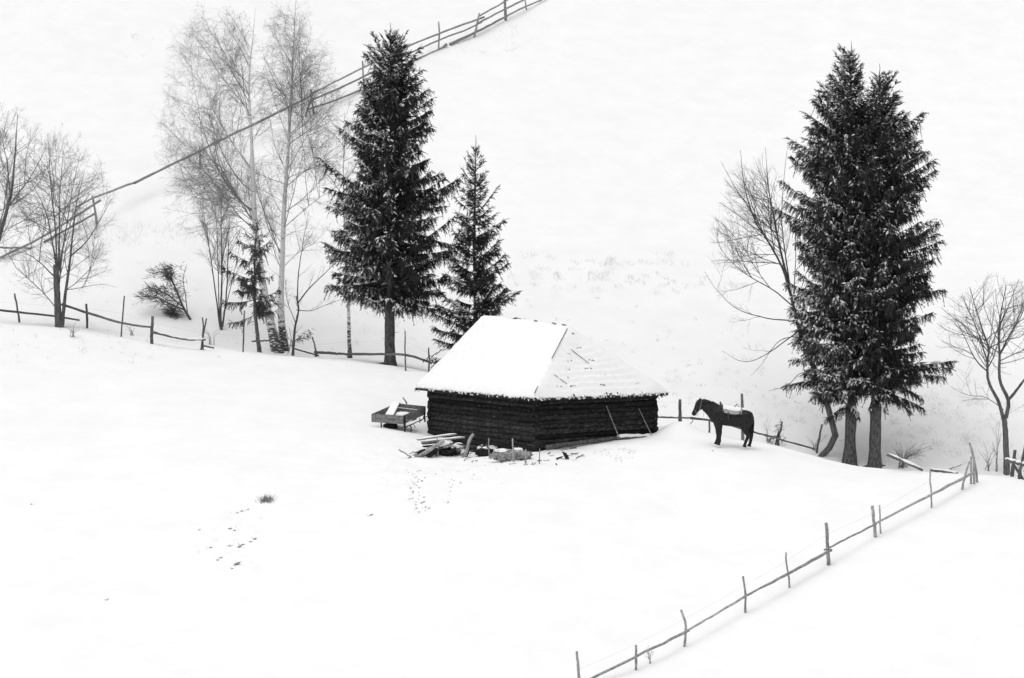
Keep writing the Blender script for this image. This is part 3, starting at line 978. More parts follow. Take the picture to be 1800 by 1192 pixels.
bare_tree('bare_sapling', 'crooked bare sapling at the foot of the birches',
          [(([b - [0, 0, .1]] + pl([(518, 580), (524, 545), (522, 520)], d)), 0.065, 0.035),
           (pl([(522, 535), (545, 505), (575, 475), (600, 450)], d), 0.035, 0.008), (pl([(523, 528), (525, 480, .3), (535, 420, .5), (545, 370, .7)], d), 0.03, 0.006),
           (pl([(521, 545), (550, 545, -.3), (585, 530, -.5), (605, 525, -.6)], d), 0.02, 0.006), (pl([(520, 570), (505, 525), (503, 490)], d), 0.02, 0.005)],
          [dict(dens=3.2, s0=0.25, ang=0.7, ratio=0.35, trop=0.25, wob=0.1, n=6, thin=0.011), dict(dens=4.5, s0=0.15, ang=0.6, ratio=0.45, trop=0.1, wob=0.12, n=5, thin=0.011),
           dict(dens=7, s0=0.1, ang=0.5, ratio=0.6, abs=(.12, .4), trop=0.1, wob=0.16, n=3, thin=0.01, rmin=0.0024)], 24, group=GL)
# clump of thin stems
b = drop(ground(389, 579)); d = depth(b)
bare_tree('multi_stem_tree', 'clump of thin bare stems growing from one root behind the fence',
          [([b - [0, 0, .1]] + pl([(388, 540), (390, 460), (388, 380), (392, 330)], d), 0.055, 0.008),
           (pl([(387, 575), (380, 530), (372, 470), (362, 400), (355, 350)], d), 0.04, 0.007), (pl([(391, 575), (398, 520), (401, 450), (404, 380)], d), 0.045, 0.007),
           (pl([(385, 560), (383, 480, .3), (380, 400, .4), (372, 340, .5)], d), 0.03, 0.006), (pl([(392, 560), (412, 480, .2), (424, 420, .4)], d), 0.025, 0.006)],
          [dict(dens=3, s0=0.3, ang=0.5, ratio=0.3, trop=0.4, wob=0.08, n=6, thin=0.009), dict(dens=4.0, s0=0.15, ang=0.5, ratio=0.45, trop=0.1, wob=0.1, n=5, thin=0.009),
           dict(dens=7, s0=0.1, ang=0.5, ratio=0.6, abs=(.12, .4), trop=0.1, wob=0.16, n=3, thin=0.01, rmin=0.0024), dict(dens=7, s0=0.1, ang=0.5, ratio=0.6, abs=(.12, .4), trop=0.1, wob=0.16, n=3, thin=0.01, rmin=0.0024)], 25, group=GL)
# leaning pine bush
b = drop(ground(335, 562)); d = depth(b)
rng = np.random.default_rng(26)
th = thing('pine_bush', 'leaning bushy pine with needled boughs trailing to the left', 'bush', b)
limbs = [([(335, 562), (322, 540), (312, 515), (300, 490), (285, 478), (268, 482)], .06), ([(325, 545), (300, 535), (270, 522), (245, 522)], .04), ([(318, 530), (300, 550), (290, 556)], .03),
         ([(330, 555), (326, 520), (322, 490), (328, 465)], .025), ([(305, 500), (300, 480), (297, 470)], .025), ([(322, 540), (290, 515), (262, 505)], .03), ([(330, 556), (310, 553), (300, 566)], .02)]
nd = MB(); sp = []; sd = []
for k, (l, r) in enumerate(limbs):
    off = 0 if k == 0 else rng.uniform(-.5, .5)
    q = smooth_line([P(x, y, d + off * i / len(l)) for i, (x, y) in enumerate(l)], 10)
    obj('limb' if k else 'trunk', MB().tubes(q, np.linspace(r, r * .35, 10), 7), M['bark'], th)
    n = 260 if k != 3 else 60
    s = rng.uniform(0.3, 1, n) * 9
    c = np.stack([np.interp(s, np.arange(10), q[:, j]) for j in range(3)], 1) + rng.normal(0, 0.13, (n, 3))
    sp.append(c); sd.append(norm(rng.normal(0, 0.6, (n, 3)) + np.array([-0.8, 0, 0.15])))
pass
sp = np.concatenate(sp); sd = np.concatenate(sd)
add_sprays(nd, sp, sd, rng.uniform(.14, .36, len(sp)), np.full(len(sp), .5), rng.normal(0, 1, len(sp)))
obj('crown', nd, M['needles_pale'], th)['kind'] = 'stuff'

# ------------------------------------------------------------------ far left bare trees
BROAD = [dict(dens=2.3, s0=0.2, ang=0.9, asd=.25, ratio=0.5, trop=0.3, wob=0.12, n=8, thin=0.0072, fill=True),
         dict(dens=4, s0=0.15, ang=0.75, ratio=0.45, trop=0.15, wob=0.13, n=6, thin=0.008),
         dict(dens=5, s0=0.1, ang=0.7, ratio=0.6, trop=0.1, wob=0.15, n=4, thin=0.008, rmin=0.0034),
         dict(dens=7, s0=0.1, ang=0.5, ratio=0.6, abs=(.12, .4), trop=0, wob=0.2, n=3, thin=0.01, rmin=0.0024)]
b = drop(ground(103, 575)); d = depth(b)
bare_tree('bare_tree', 'bare tree with two dark trunks and round crown at far left fence',
          [([b - [0, 0, .15]] + pl([(102, 530), (100, 465)], d), 0.17, 0.13),
           (pl([(109, 578), (113, 530), (122, 465), (127, 420), (135, 360), (150, 300)], d), 0.09, 0.007),
           (pl([(100, 475), (90, 420), (78, 370), (60, 330), (40, 300)], d), 0.045, 0.006), (pl([(101, 475), (97, 400), (90, 330), (85, 260), (82, 235)], d), 0.045, 0.006),
           (pl([(102, 470), (104, 400), (106, 320), (112, 250)], d), 0.045, 0.006), (pl([(103, 475), (115, 410, .4), (125, 340, .8), (140, 270, 1.1)], d), 0.038, 0.006),
           (pl([(99, 490), (75, 465, -.3), (45, 445, -.6), (15, 440, -.9)], d), 0.035, 0.006), (pl([(125, 450), (150, 425, -.3), (175, 385, -.6), (195, 350, -.8)], d), 0.035, 0.006),
           (pl([(115, 510), (140, 505, -.4), (175, 500, -.7), (205, 505, -.9)], d), 0.02, 0.005), (pl([(100, 500), (80, 515, -.4), (55, 520, -.8)], d), 0.02, 0.005)],
          BROAD, 31, ell=(P(105, 385, d), np.array([2.8, 2.6, 4.1])), group=GL, bark='bark_grey', twig='twig_pale')
b = drop(P(-28, 560, 106.5)); d = depth(b)
bare_tree('bare_tree', 'tall bare tree cut off by the left edge',
          [([b - [0, 0, .15]] + pl([(-15, 470), (2, 400), (18, 340), (25, 270), (30, 200)], d), 0.17, 0.01),
           (pl([(-5, 430), (-20, 350), (-35, 280), (-40, 220)], d), 0.055, 0.006), (pl([(10, 370), (40, 330, .4), (65, 290, .8), (85, 250, 1)], d), 0.038, 0.006), (pl([(18, 345), (10, 280, -.5), (0, 230, -.8)], d), 0.036, 0.006)],
          BROAD, 32, ell=(P(15, 330, d), np.array([2.2, 2.3, 3.9])), group=GL, bark='bark_grey', twig='twig_pale')

# ------------------------------------------------------------------ trees on the right
GR = 'tall spruces behind the horse'
b1 = drop(ground(1493, 815)); d1 = depth(b1)
spruce('spruce_tree', 'left of the two tall dark spruces standing close together at right', [b1 - [0, 0, .15]] + pl([(1496, 700), (1494, 500), (1494, 300), (1496, 92)], d1), 0.25,
       [(0.14, 0.7, 0.4), (0.2, 2.0, 0.8), (0.27, 2.8, 1.4), (0.4, 2.9, 1.6), (0.52, 2.75, 1.6), (0.65, 2.45, 1.5), (0.74, 2.0, 1.3), (0.82, 1.6, 0.95), (0.9, 0.85, 0.6), (0.96, 0.55, 0.4), (1, 0.12, 0.12)],
       0.19, 41, group=GR, snow=0.42, wind=0.75, per=8, dz=0.26, density=1.3, spray_len=0.48, gap=.1, leader=0.5, droop=1.1, dead=5,
       extra=[(0.245, 3.2, 1.15, (-0.45, .15)), (0.2, 3.6, 1.1, (-.35, .1)), (0.2, 4.6, 0.9, (-.5, .1)), (0.72, 3.1, 1.25, (0.35, 0.15)), (0.155, 4.9, 1.5, (-.3, -.25)), (0.155, 3.9, 1.5, (-.25, -.25))])
b2 = drop(ground(1537, 821)); d2 = depth(b2)
spruce('spruce_tree', 'right of the two tall dark spruces, with a long low snowy bough', [b2 - [0, 0, .15]] + pl([(1540, 700), (1541, 500), (1543, 300), (1546, 130)], d2), 0.25,
       [(0.15, 0.5, 0.6), (0.22, 1.2, 1.4), (0.32, 1.5, 1.9), (0.45, 1.6, 2.7), (0.58, 1.5, 2.6), (0.7, 1.3, 2.25), (0.8, 1.0, 1.7), (0.88, 0.7, 1.1), (0.94, 0.4, 0.7), (1, 0.1, 0.12)],
       0.21, 42, group=GR, snow=0.26, wind=0.5, per=8, dz=0.26, density=1.3, spray_len=0.48, gap=.1, leader=0.45, droop=1.15, dead=5,
       extra=[(0.25, -0.1, 2.15, (0.14, 0.0)), (0.245, -0.3, 2.1, (0.16, -0.06)), (0.24, -0.2, 2.0, (0.1, -0.1)), (0.23, -0.75, 1.6, (0.1, -0.1)), (0.225, -0.55, 1.45, (0.0, -0.35)), (0.205, -0.45, 1.3, (-.1, -.5)), (0.2, -0.15, 1.75, (-.15, -.2)),
              (0.83, 0.0, 1.3, (0.55, 0.1)), (0.72, -0.1, 1.15, (0.25, 0.2)), (0.19, -1.2, .9, (-.3, -.4)), (0.19, -2.0, .9, (-.3, -.4))])
# snow lying on the long bough
q0 = np.array([np.interp(0.245, [0, 1], [b2[c], P(1546, 130, d2)[c]]) for c in range(3)])

# bent bare tree left of the spruces
b = drop(ground(1452, 802)); d = depth(b)
bare_tree('bent_tree', 'bare tree on a bent trunk, crown fanning out left behind the spruces',
          [([P(1440, 806, d), P(1447, 795, d)] + pl([(1462, 784), (1469, 772), (1464, 748), (1456, 718), (1446, 690), (1436, 660, .5), (1412, 600, 1.6), (1395, 540, 2.0), (1385, 490, 2.2), (1372, 440, 2.3), (1352, 340, 2.4), (1345, 260, 2.4)], d), 0.16, 0.006),
           (pl([(1446, 692), (1458, 672), (1470, 655, .5)], d), 0.09, 0.05),
           (pl([(1390, 520), (1375, 470), (1350, 425), (1325, 385), (1308, 330), (1300, 265)], d + 2), 0.06, 0.008),
           (pl([(1350, 425), (1320, 370), (1290, 325), (1268, 285)], d + 2), 0.03, 0.006), (pl([(1388, 500), (1375, 400), (1378, 320), (1385, 255)], d + 2), 0.035, 0.006),
           (pl([(1395, 540), (1360, 510), (1310, 480), (1270, 440), (1255, 400)], d + 1.5), 0.032, 0.006), (pl([(1400, 565), (1350, 560), (1300, 545), (1260, 510), (1240, 480)], d + 1.2), 0.03, 0.006),
           (pl([(1410, 590), (1370, 600), (1340, 640), (1320, 660)], d + 1.4), 0.024, 0.005), (pl([(1405, 580), (1350, 620), (1310, 635), (1270, 615)], d + 1), 0.03, 0.006),
           (pl([(1440, 672), (1412, 655, -.3), (1385, 676, -.5), (1350, 688, -.7)], d), 0.026, 0.007), (pl([(1395, 545), (1400, 450, .4), (1398, 380, .6)], d + 2), 0.03, 0.006)],
          [dict(dens=3.0, fill=True, s0=0.3, asd=.28, s0l=[0.62, 1, .2, .2, .2, .25, .25, .3, .3, .45, .3], ang=0.8, ratio=0.3, trop=0.2, wob=0.1, n=7, thin=0.0068, bias=(-.35, 0, 0)), dict(dens=4.5, s0=0.12, ang=0.65, ratio=0.5, trop=0.15, wob=0.12, n=5, thin=0.007),
           dict(dens=7, s0=0.1, ang=0.5, ratio=0.6, abs=(.12, .4), trop=0.1, wob=0.16, n=3, thin=0.01, rmin=0.0024)], 43, ell=(P(1325, 450, d + 1.5), np.array([2.0, 2.2, 4.6])), twig='twig', flare=-.5, base=b, bark='bark_grey')
# bare tree at the right edge
b = drop(ground(1769, 833)); d = depth(b)
bare_tree('bare_tree', 'forked bare tree standing at the right edge of the photo',
          [([b - [0, 0, .15]] + pl([(1769, 790), (1766, 735)], d), 0.145, 0.11),
           (pl([(1766, 745), (1757, 710), (1738, 670), (1736, 640), (1738, 610), (1728, 580), (1715, 540), (1705, 505)], d), 0.085, 0.012),
           (pl([(1768, 735), (1772, 705), (1758, 670), (1757, 625), (1755, 580), (1763, 530), (1768, 500)], d), 0.09, 0.012), (pl([(1771, 705), (1785, 690), (1800, 670), (1830, 630), (1850, 590)], d), 0.07, 0.012),
           (pl([(1758, 622), (1775, 590, .4), (1795, 555, .7), (1810, 520, .9)], d), 0.05, 0.009), (pl([(1737, 655), (1715, 630, -.3), (1700, 600, -.6), (1680, 560, -.9)], d), 0.035, 0.007),
           (pl([(1737, 640), (1720, 590, .4), (1700, 545, .8), (1690, 515, 1)], d), 0.035, 0.007), (pl([(1755, 580), (1775, 530, -.3), (1790, 490, -.5)], d), 0.035, 0.007), (pl([(1764, 720), (1735, 700, -.4), (1700, 695, -.8), (1670, 680, -1)], d), 0.02, 0.006)],
          [dict(dens=3.2, asd=.3, s0=0.3, s0l=[0.9, .4, .4, .3, .3, .3, .3, .3, .3], ang=0.8, ratio=0.75, trop=0.25, wob=0.13, n=8, thin=0.008), dict(dens=4, s0=0.15, ang=0.75, ratio=0.6, trop=0.15, wob=0.14, n=6, thin=0.007),
           dict(dens=5, s0=0.1, ang=0.5, ratio=0.6, abs=(.12, .4), trop=0.1, wob=0.16, n=3, thin=0.01, rmin=0.0024)], 44, ell=(P(1755, 610, d), np.array([2.7, 2.4, 3.1])), bark='bark_grey')

# ------------------------------------------------------------------ shrubs, saplings, stubble


def shrub(name, label, px, py, stems, h, spread, seed, twig='twig', cat='shrub', lean=(0, 0), group=None, r=0.011, dens=2.6):
    global rng
    rng = np.random.default_rng(seed)
    b = drop(ground(px, py))
    L = []
    for k in range(stems):
        a = rng.uniform(0, 6.28); hh = h * rng.uniform(0.5, 1.0)
        e = b + np.array([math.cos(a) * spread * rng.uniform(.3, 1) + lean[0], math.sin(a) * spread * .8 * rng.uniform(.3, 1), hh])
        m = (b + e) / 2 + np.array([(b[0] - e[0]) * .22, (b[1] - e[1]) * .22, hh * 0.08])
        s = b + np.array([rng.normal(0, spread * .12), rng.normal(0, spread * .12), -.06])
        L.append(([s, m, e], r, r * .35))
    return bare_tree(name, label, L, [dict(dens=dens, s0=0.25, ang=0.55, ratio=0.4, trop=0.25, wob=0.08, n=5, thin=0.012), dict(dens=3.5, s0=0.2, ang=0.5, ratio=0.5, trop=0.1, wob=0.1, n=4, thin=0.012)], seed, twig=twig, bark=twig, S0=5, base=b, cat=cat, group=group, stem0='stem', stem='stem')


shrub('bare_shrub', 'bare arching shrub at the foot of the right tall spruce', 1585, 822, 26, 1.15, 0.95, 51, lean=(.35, 0))
shrub('bare_shrub', 'thin upright twigs between the corner post and the forked tree', 1738, 828, 6, 1.6, 0.55, 52, r=0.013)
shrub('bare_shrub', 'thin bare stems close left of the forked tree trunk', 1752, 829, 3, 2.2, 0.3, 59, r=0.014)
shrub('bare_shrub', 'bare twigs behind the railing at the right edge', 1792, 838, 8, 1.3, 0.6, 53)
shrub('bare_shrub', 'thin leafless sapling just right of the horse', 1349, 776, 3, 1.6, 0.3, 54, r=0.009, twig='twig_pale')
shrub('twig_tuft', 'small tuft of twigs poking from snow by the nearest fence', 1142, 1166, 7, 0.5, 0.22, 55, r=0.007, twig='twig_pale', dens=3)
shrub('bare_shrub', 'small bare shrub below the far left twin trunk tree', 128, 592, 9, 0.6, 0.5, 56, twig='twig_pale')
shrub('bare_shrub', 'thin shoots beside the forked fence stake on the left', 372, 606, 8, 0.8, 0.6, 57, twig='twig_pale')
shrub('bare_shrub', 'small bare shrub in snow left of the square fence post', 232, 590, 8, 0.5, 0.5, 58, twig='twig_pale')
shrub('bare_shrub', 'low twiggy growth around the bent tree foot', 1432, 792, 9, 0.7, 0.6, 60, twig='twig_pale')

# snow-draped broken trunk beside the horse
rng = np.random.default_rng(61)
b = drop(ground(1369, 783)); d = depth(b)
th = thing('broken_stump', 'dark broken stump with ragged twigs just right of the horse', 'stump', b)
mb, q = pole([(1368, 786), (1369, 765), (1373, 750), (1375, 741)], d, 0.06, 0.035, n=7, wob=.012); obj('trunk', mb, M['bark'], th)
mb, q = pole([(1363, 786), (1366, 768), (1369, 757)], d, 0.04, 0.02); obj('limb', mb, M['bark'], th)
nd = MB(); n = 90
c = np.concatenate([np.array([P(rng.uniform(1364, 1378), rng.uniform(742, 775), d + rng.uniform(-.2, .2)) for _ in range(45)]), np.array([P(rng.uniform(1347, 1366), rng.uniform(764, 779), d + rng.uniform(-.25, .25)) for _ in range(45)])])
add_sprays(nd, c, norm(rng.normal(0, 1, (90, 3))), rng.uniform(.1, .25, 90), np.full(90, .8), rng.normal(0, 1, 90))
obj('dead_foliage', nd, M['needles'], th)['kind'] = 'stuff'
# low spruce sprigs by the birch foot
b = drop(ground(520, 622)); d = depth(b)
th = thing('fir_sprig', 'low dark fir sprigs at the foot of the birches', 'sapling', b)
mb, q = pole([(505, 624), (512, 600), (508, 575)], d, .018, .008); obj('stem', mb, M['bark'], th)
nd = MB()
c = np.array([P(498 + 48 * t + rng.normal(0, 3), 592 + 4 * math.sin(t * 5) + rng.normal(0, 5), d + rng.uniform(-.3, .3)) for t in rng.random(70)])
add_sprays(nd, c, norm(np.array([.6, 0, -.2]) + rng.normal(0, .6, (70, 3))), rng.uniform(.15, .32, 70), np.full(70, .8), rng.normal(0, 1, 70))
obj('crown', nd, M['needles_mid'], th)['kind'] = 'stuff'

# dry grass poking through the snow
rng = np.random.default_rng(71)


def blades(mb, b, n, spread, h, lean=0.5, w=0.006):
    p = b + np.stack([rng.normal(0, spread, n), rng.normal(0, spread, n), np.zeros(n)], 1)
    p[:, 2] = H(p[:, 0], p[:, 1]) - 0.01
    d = norm(np.stack([rng.normal(0, lean, n), rng.normal(0, lean, n), np.ones(n)], 1)) * (h * rng.uniform(.4, 1.1, n))[:, None]
    s = norm(np.cross(d, rng.normal(size=(n, 3)))) * w
    v = np.stack([p - s, p + s, p + d], 1)
    mb.add(v, None, np.arange(n * 3).reshape(-1, 3))


gr = MB()
for (x0, y0, x1, y1, cnt, nb, sprd, h) in [(890, 445, 1240, 520, 60, 16, .14, .26), (900, 480, 1230, 690, 40, 12, .09, .16), (1150, 620, 1350, 735, 34, 14, .09, .18), (1560, 690, 1720, 800, 60, 24, .16, .16), (1640, 700, 1800, 810, 22, 16, .14, .18),
                                           (205, 400, 310, 425, 12, 14, .3, .4), (690, 40, 960, 95, 26, 8, .2, .25), (20, 590, 420, 640, 26, 6, .12, .22), (190, 60, 300, 110, 6, 8, .15, .2), (620, 520, 760, 620, 14, 6, .15, .25), (100, 430, 600, 560, 20, 8, .08, .16), (1360, 690, 1440, 790, 20, 12, .1, .2), (1000, 790, 1120, 812, 14, 8, .1, .18), (1560, 700, 1790, 815, 60, 10, .07, .12), (660, 800, 960, 850, 24, 5, .06, .1), (900, 560, 1350, 740, 60, 8, .05, .12), (330, 900, 470, 1000, 14, 5, .06, .08), (560, 530, 760, 640, 22, 6, .06, .14), (0, 560, 420, 630, 30, 5, .06, .14)]:
    for _ in range(cnt):
        b = ground(rng.uniform(x0, x1), rng.uniform(y0, y1))
        blades(gr, b, nb, sprd, h, lean=.75)
tag(obj('dry_grass', gr, M['dry_grass']), 'dry grass stems poking through the snow of the slopes', 'grass', kind='stuff')

# dark clods and hoof marks in the snow below the shed
cl = MB()
spots = [(x + rng.normal(0, 1.5), y + rng.normal(0, 1), rng.uniform(.015, .045)) for x, y in TRAIL[:41]]
spots += [(404, 930, .08), (412, 933, .05), (448, 948, .06), (420, 962, .1), (426, 958, .07), (370, 963, .06), (403, 960, .06), (415, 993, .13), (388, 981, .05), (383, 985, .05), (350, 932, .05), (425, 899, .06), (436, 896, .05), (652, 906, .07), (188, 1055, .05), (55, 887, .04), (418, 902, .04), (440, 953, .05), (408, 1000, .05)]
spots += [(rng.uniform(690, 860), rng.uniform(822, 850), rng.uniform(.015, .035)) for _ in range(16)] + [(1253, 793, .04)]
for (x, y, r) in spots:
    b = ground(x, y)
    add_lumps(cl, (b + [0, 0, .01])[None], norm(np.array([[1.0, .3, .15]]) + rng.normal(0, .2, (1, 3))), np.array([r * 1.2]), np.array([r * .6]), np.array([r * .45]))
    blades(cl, b, 5, r * .8, r * 2.2, lean=1.0, w=.008)
tag(obj('earth_clods', cl, M['clod']), 'dark clods of earth and grass showing in the trodden snow', 'earth', kind='stuff')
# tussock
b = ground(468, 880)
tk = MB(); blades(tk, b, 260, .12, .26, lean=.8, w=.008)
n = 260
solo('grass_tussock', tk, M['tussock'], 'dark grass tussock alone in the snow at lower left', 'tussock', drop(b))
# ------------------------------------------------------------------ fences


def fence(name, label, posts, rails, wires, ends=(), m='old_wood', rail_m=None, group=None, snow_on=()):
    """posts: (pixels bottom->top, radius); the bottom pixel stands on the ground"""
    info = []
    for pix, r, *dd in posts:
        g = drop(P(pix[0][0], pix[0][1], dd[0])) if dd else ground(pix[0][0], pix[0][1])
        info.append((pix, r, g, depth(g)))
    kx = [(i[0][0][0], i[3]) for i in info] + [(px, depth(ground(px, py))) for px, py in ends]
    kx.sort()
    ax = np.array([k[0] for k in kx]); ad = np.array([k[1] for k in kx])
    base = info[0][2]
    th = thing(name, label, 'fence', base, group)
    for pix, r, g, d in info:
        pts = [g - np.array([0, 0, .25])] + [P(x, y, d) for x, y in pix[1:]]
        q = smooth_line(pts, 9); q[1:-1] += rng.normal(0, 0.006, (7, 3))
        obj('post', MB().tubes(q, np.linspace(r * 1.08, r * 0.85, 9) * (1 + .06 * rng.normal(size=9)), 8, cap=True), M[m], th)
    for k, (pix, r0, r1) in enumerate(rails):
        q = smooth_line([P(x, y, float(np.interp(x, ax, ad)) - 0.07 - 0.03 * (k % 3)) for x, y in pix], 14)
        q[1:-1] += rng.normal(0, 0.007, (12, 3))
        ro = obj('rail', MB().tubes(q, np.linspace(r0, r1, 14) * (1 + .06 * rng.normal(size=14)), 8, cap=True), M[rail_m or m], th)
        if k in snow_on: obj('snow', snow_strip(q, max(r0, r1) * 0.8), M['snow_small'], ro)
    for pix in wires:
        q = smooth_line([P(x, y, float(np.interp(x, ax, ad)) - 0.05) for x, y in pix], 40)
        obj('wire', MB().tubes(q, np.full(40, 0.0022), 4), M['wire'], th)
    return th


rng = np.random.default_rng(81)
fence('rail_fence', 'long single rail fence of crooked posts across the lower right field',
      [([(1019, 1206), (1016, 1170), (1014, 1145)], .042), ([(1117.6, 1178), (1118, 1155), (1118, 1134)], .04), ([(1201, 1137), (1205, 1112), (1204, 1090), (1197, 1072)], .038),
       ([(1310, 1077), (1310, 1046), (1306, 1013)], .035), ([(1388, 1033), (1386, 1010), (1382, 990), (1382, 971)], .027), ([(1457, 993), (1454, 950), (1452, 919)], .058),
       ([(1540, 944), (1536, 915), (1533, 889)], .055), ([(1548, 938), (1547, 915), (1546, 888)], .028), ([(1637, 893), (1637, 870), (1635, 845), (1635, 825)], .03),
       ([(1719, 848), (1714, 815), (1704, 778)], .045), ([(1707, 851), (1707, 803)], .036), ([(1713, 851), (1712, 803)], .04), ([(1688, 861), (1697, 834), (1705, 810)], .04)],
      [([(985, 1219), (1041, 1192), (1118, 1154), (1211, 1108)], .036, .042), ([(1197, 1115), (1250, 1084), (1311, 1048)], .03, .036), ([(1308, 1049), (1388, 1007), (1461, 967)], .036, .055),
       ([(1449, 967), (1500, 941), (1540, 921)], .03, .034), ([(1536, 922), (1636, 870), (1712, 831)], .036, .055)],
      [[(1016, 1178), (1118, 1132), (1203, 1088), (1308, 1030), (1384, 985), (1454, 940), (1535, 902), (1635, 846), (1711, 808)]], ends=[(985, 1225)], m='grey_wood')
fence('rail_fence', 'weathered rail fence along the row of trees on the left',
      [([(36, 567), (30, 540), (25.7, 516)], .045), ([(153, 577), (153, 555), (151.6, 534)], .055), ([(212, 592), (216, 555), (218.6, 520)], .035), ([(266.7, 604), (267, 580), (268, 556)], .07),
       ([(352.3, 615), (356, 592), (358, 575), (355.8, 558)], .035), ([(357, 615), (357, 593), (362.8, 560)], .035), ([(426.5, 619), (428, 585), (429.8, 546)], .032), ([(557, 626), (555, 615), (549, 592)], .035),
       ([(555.8, 627), (556, 617)], .06), ([(714, 652), (712, 620), (712, 582)], .03), ([(754, 655), (754, 630), (753.6, 611)], .035)],
      [([(-60, 540), (0, 545.5), (93, 555.5), (140, 563)], .055, .04), ([(108, 535), (154, 550), (215, 568), (266, 575)], .06, .04), ([(268, 584), (322, 596), (362, 597)], .055, .04), ([(355, 607), (376, 612)], .04, .03),
       ([(443, 600), (475, 598.5)], .035, .035), ([(515, 612), (560, 625)], .035, .035), ([(553, 619), (585, 621), (616, 623)], .06, .05), ([(612, 622), (680, 623), (716, 624), (758, 638)], .055, .05)],
      [[(-20, 530), (26, 533), (152, 543), (217, 552), (267, 567), (357, 585), (428, 590), (552, 600)], [(552, 606), (640, 600), (712, 602), (754, 622)]], ends=[(-60, 562)], m='dark_wood', snow_on=(2,))
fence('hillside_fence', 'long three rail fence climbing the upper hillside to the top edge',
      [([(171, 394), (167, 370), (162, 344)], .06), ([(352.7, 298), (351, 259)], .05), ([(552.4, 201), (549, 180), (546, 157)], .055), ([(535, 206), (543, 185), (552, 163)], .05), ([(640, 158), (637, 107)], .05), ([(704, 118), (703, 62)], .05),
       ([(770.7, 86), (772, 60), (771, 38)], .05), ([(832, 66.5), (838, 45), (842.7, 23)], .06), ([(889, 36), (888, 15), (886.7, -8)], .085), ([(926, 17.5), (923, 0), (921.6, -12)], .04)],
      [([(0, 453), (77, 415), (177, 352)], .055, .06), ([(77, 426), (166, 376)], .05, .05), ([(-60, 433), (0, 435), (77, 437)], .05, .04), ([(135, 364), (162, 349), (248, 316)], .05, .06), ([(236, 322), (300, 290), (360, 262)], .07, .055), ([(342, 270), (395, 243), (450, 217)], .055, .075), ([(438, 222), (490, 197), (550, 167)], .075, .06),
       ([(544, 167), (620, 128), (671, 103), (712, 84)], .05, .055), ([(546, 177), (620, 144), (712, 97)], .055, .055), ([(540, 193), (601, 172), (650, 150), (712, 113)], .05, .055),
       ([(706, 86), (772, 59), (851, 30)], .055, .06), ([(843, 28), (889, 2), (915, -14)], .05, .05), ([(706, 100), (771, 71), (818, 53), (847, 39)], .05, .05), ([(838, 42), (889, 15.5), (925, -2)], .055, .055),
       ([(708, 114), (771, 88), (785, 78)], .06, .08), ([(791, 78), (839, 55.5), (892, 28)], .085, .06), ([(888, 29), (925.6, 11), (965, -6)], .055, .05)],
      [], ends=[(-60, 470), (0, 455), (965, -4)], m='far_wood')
fence('rail_fence', 'low broken rail fence behind the horse',
      [([(1195.3, 752), (1195.3, 702)], .065, 92.6), ([(1246.7, 755), (1247, 741)], .04, 91.5), ([(1306, 774), (1305, 735), (1304, 692)], .055), ([(1434, 796), (1440, 768), (1445, 746)], .045)],
      [([(1130, 731), (1173, 734), (1220, 735)], .035, .03), ([(1214, 735), (1250, 739), (1300, 752), (1350, 767)], .045, .035), ([(1345, 764), (1373, 773), (1431, 789)], .035, .04), ([(1212, 749), (1220, 735)], .015, .012)],
      [[(1140, 706), (1195, 708), (1304, 712)]], m='dark_wood')
fence('rail_fence', 'short snowy railing cut off by the right edge',
      [([(1777, 838), (1784.5, 791)], .065), ([(1789, 842), (1800, 795), (1806, 770)], .05)],
      [([(1767, 808), (1800, 816.5), (1850, 828)], .07, .075), ([(1781, 815), (1800, 846), (1806, 856)], .05, .05)], [], m='dark_wood', snow_on=(0,))
for lab, pix, r in (('long pole lying in the snow right of the tall spruces', [(1559, 799), (1590, 812), (1622, 827)], .06), ('half buried pole ending near the fence corner posts', [(1634, 826), (1660, 829), (1684, 832)], .05), ('short pole end sticking out of the gully snow', [(1670, 824), (1690, 817)], .03)):
    d = depth(drop(ground(pix[0][0] + 15, 832))) + .4
    mb, q = pole([(x, y) for x, y in pix], d, r, r * .8, n=9)
    th = thing('fallen_pole', lab, 'pole', q[0])
    obj('shaft', mb, M['dark_wood'], th)
    obj('snow', snow_strip(q, r), M['snow_small'], th)

# ------------------------------------------------------------------ things around the shed


def wall_d(px):
    return 88.0 + (px - 942) / 208 * 2.97


for lab, a, b_, r in (('longer thin pole leaning against the right shed wall', (1089, 771), (1065, 711), .022), ('thin pole leaning near the far right shed corner', (1147, 768), (1123, 718), .018)):
    p0 = P(a[0], a[1], wall_d(a[0]) - .55); p1 = P(b_[0], b_[1], wall_d(b_[0]) - .13)
    q = smooth_line([p0, (p0 + p1) / 2 + [0, 0, -.01], p1], 8)
    solo('leaning_pole', MB().tubes(q, np.linspace(r, r * .75, 8), 7, cap=True), M['grey_wood'], lab, 'pole', p0)
for lab, a, b_, r, off, sn in (('log lying along the foot of the right shed wall', (960, 786), (1092, 769), .085, -.3, False), ('snow capped log at the far right shed corner', (1084, 770), (1153, 767), .075, -.42, True), ('short log half buried at the near shed corner', (974, 797), (1013, 788), .06, -.55, False)):
    p0 = P(a[0], a[1], wall_d(a[0]) + off); p1 = P(b_[0], b_[1], wall_d(b_[0]) + off)
    q = smooth_line([p0, p1], 10); q += rng.normal(0, .008, q.shape)
    th = thing('log', lab, 'log', q[0])
    obj('shaft', MB().tubes(q, np.linspace(r, r * .85, 10), 9, cap=True), M['mid_log'], th)
    if sn: obj('snow', snow_strip(q, r * .95), M['snow_small'], th)


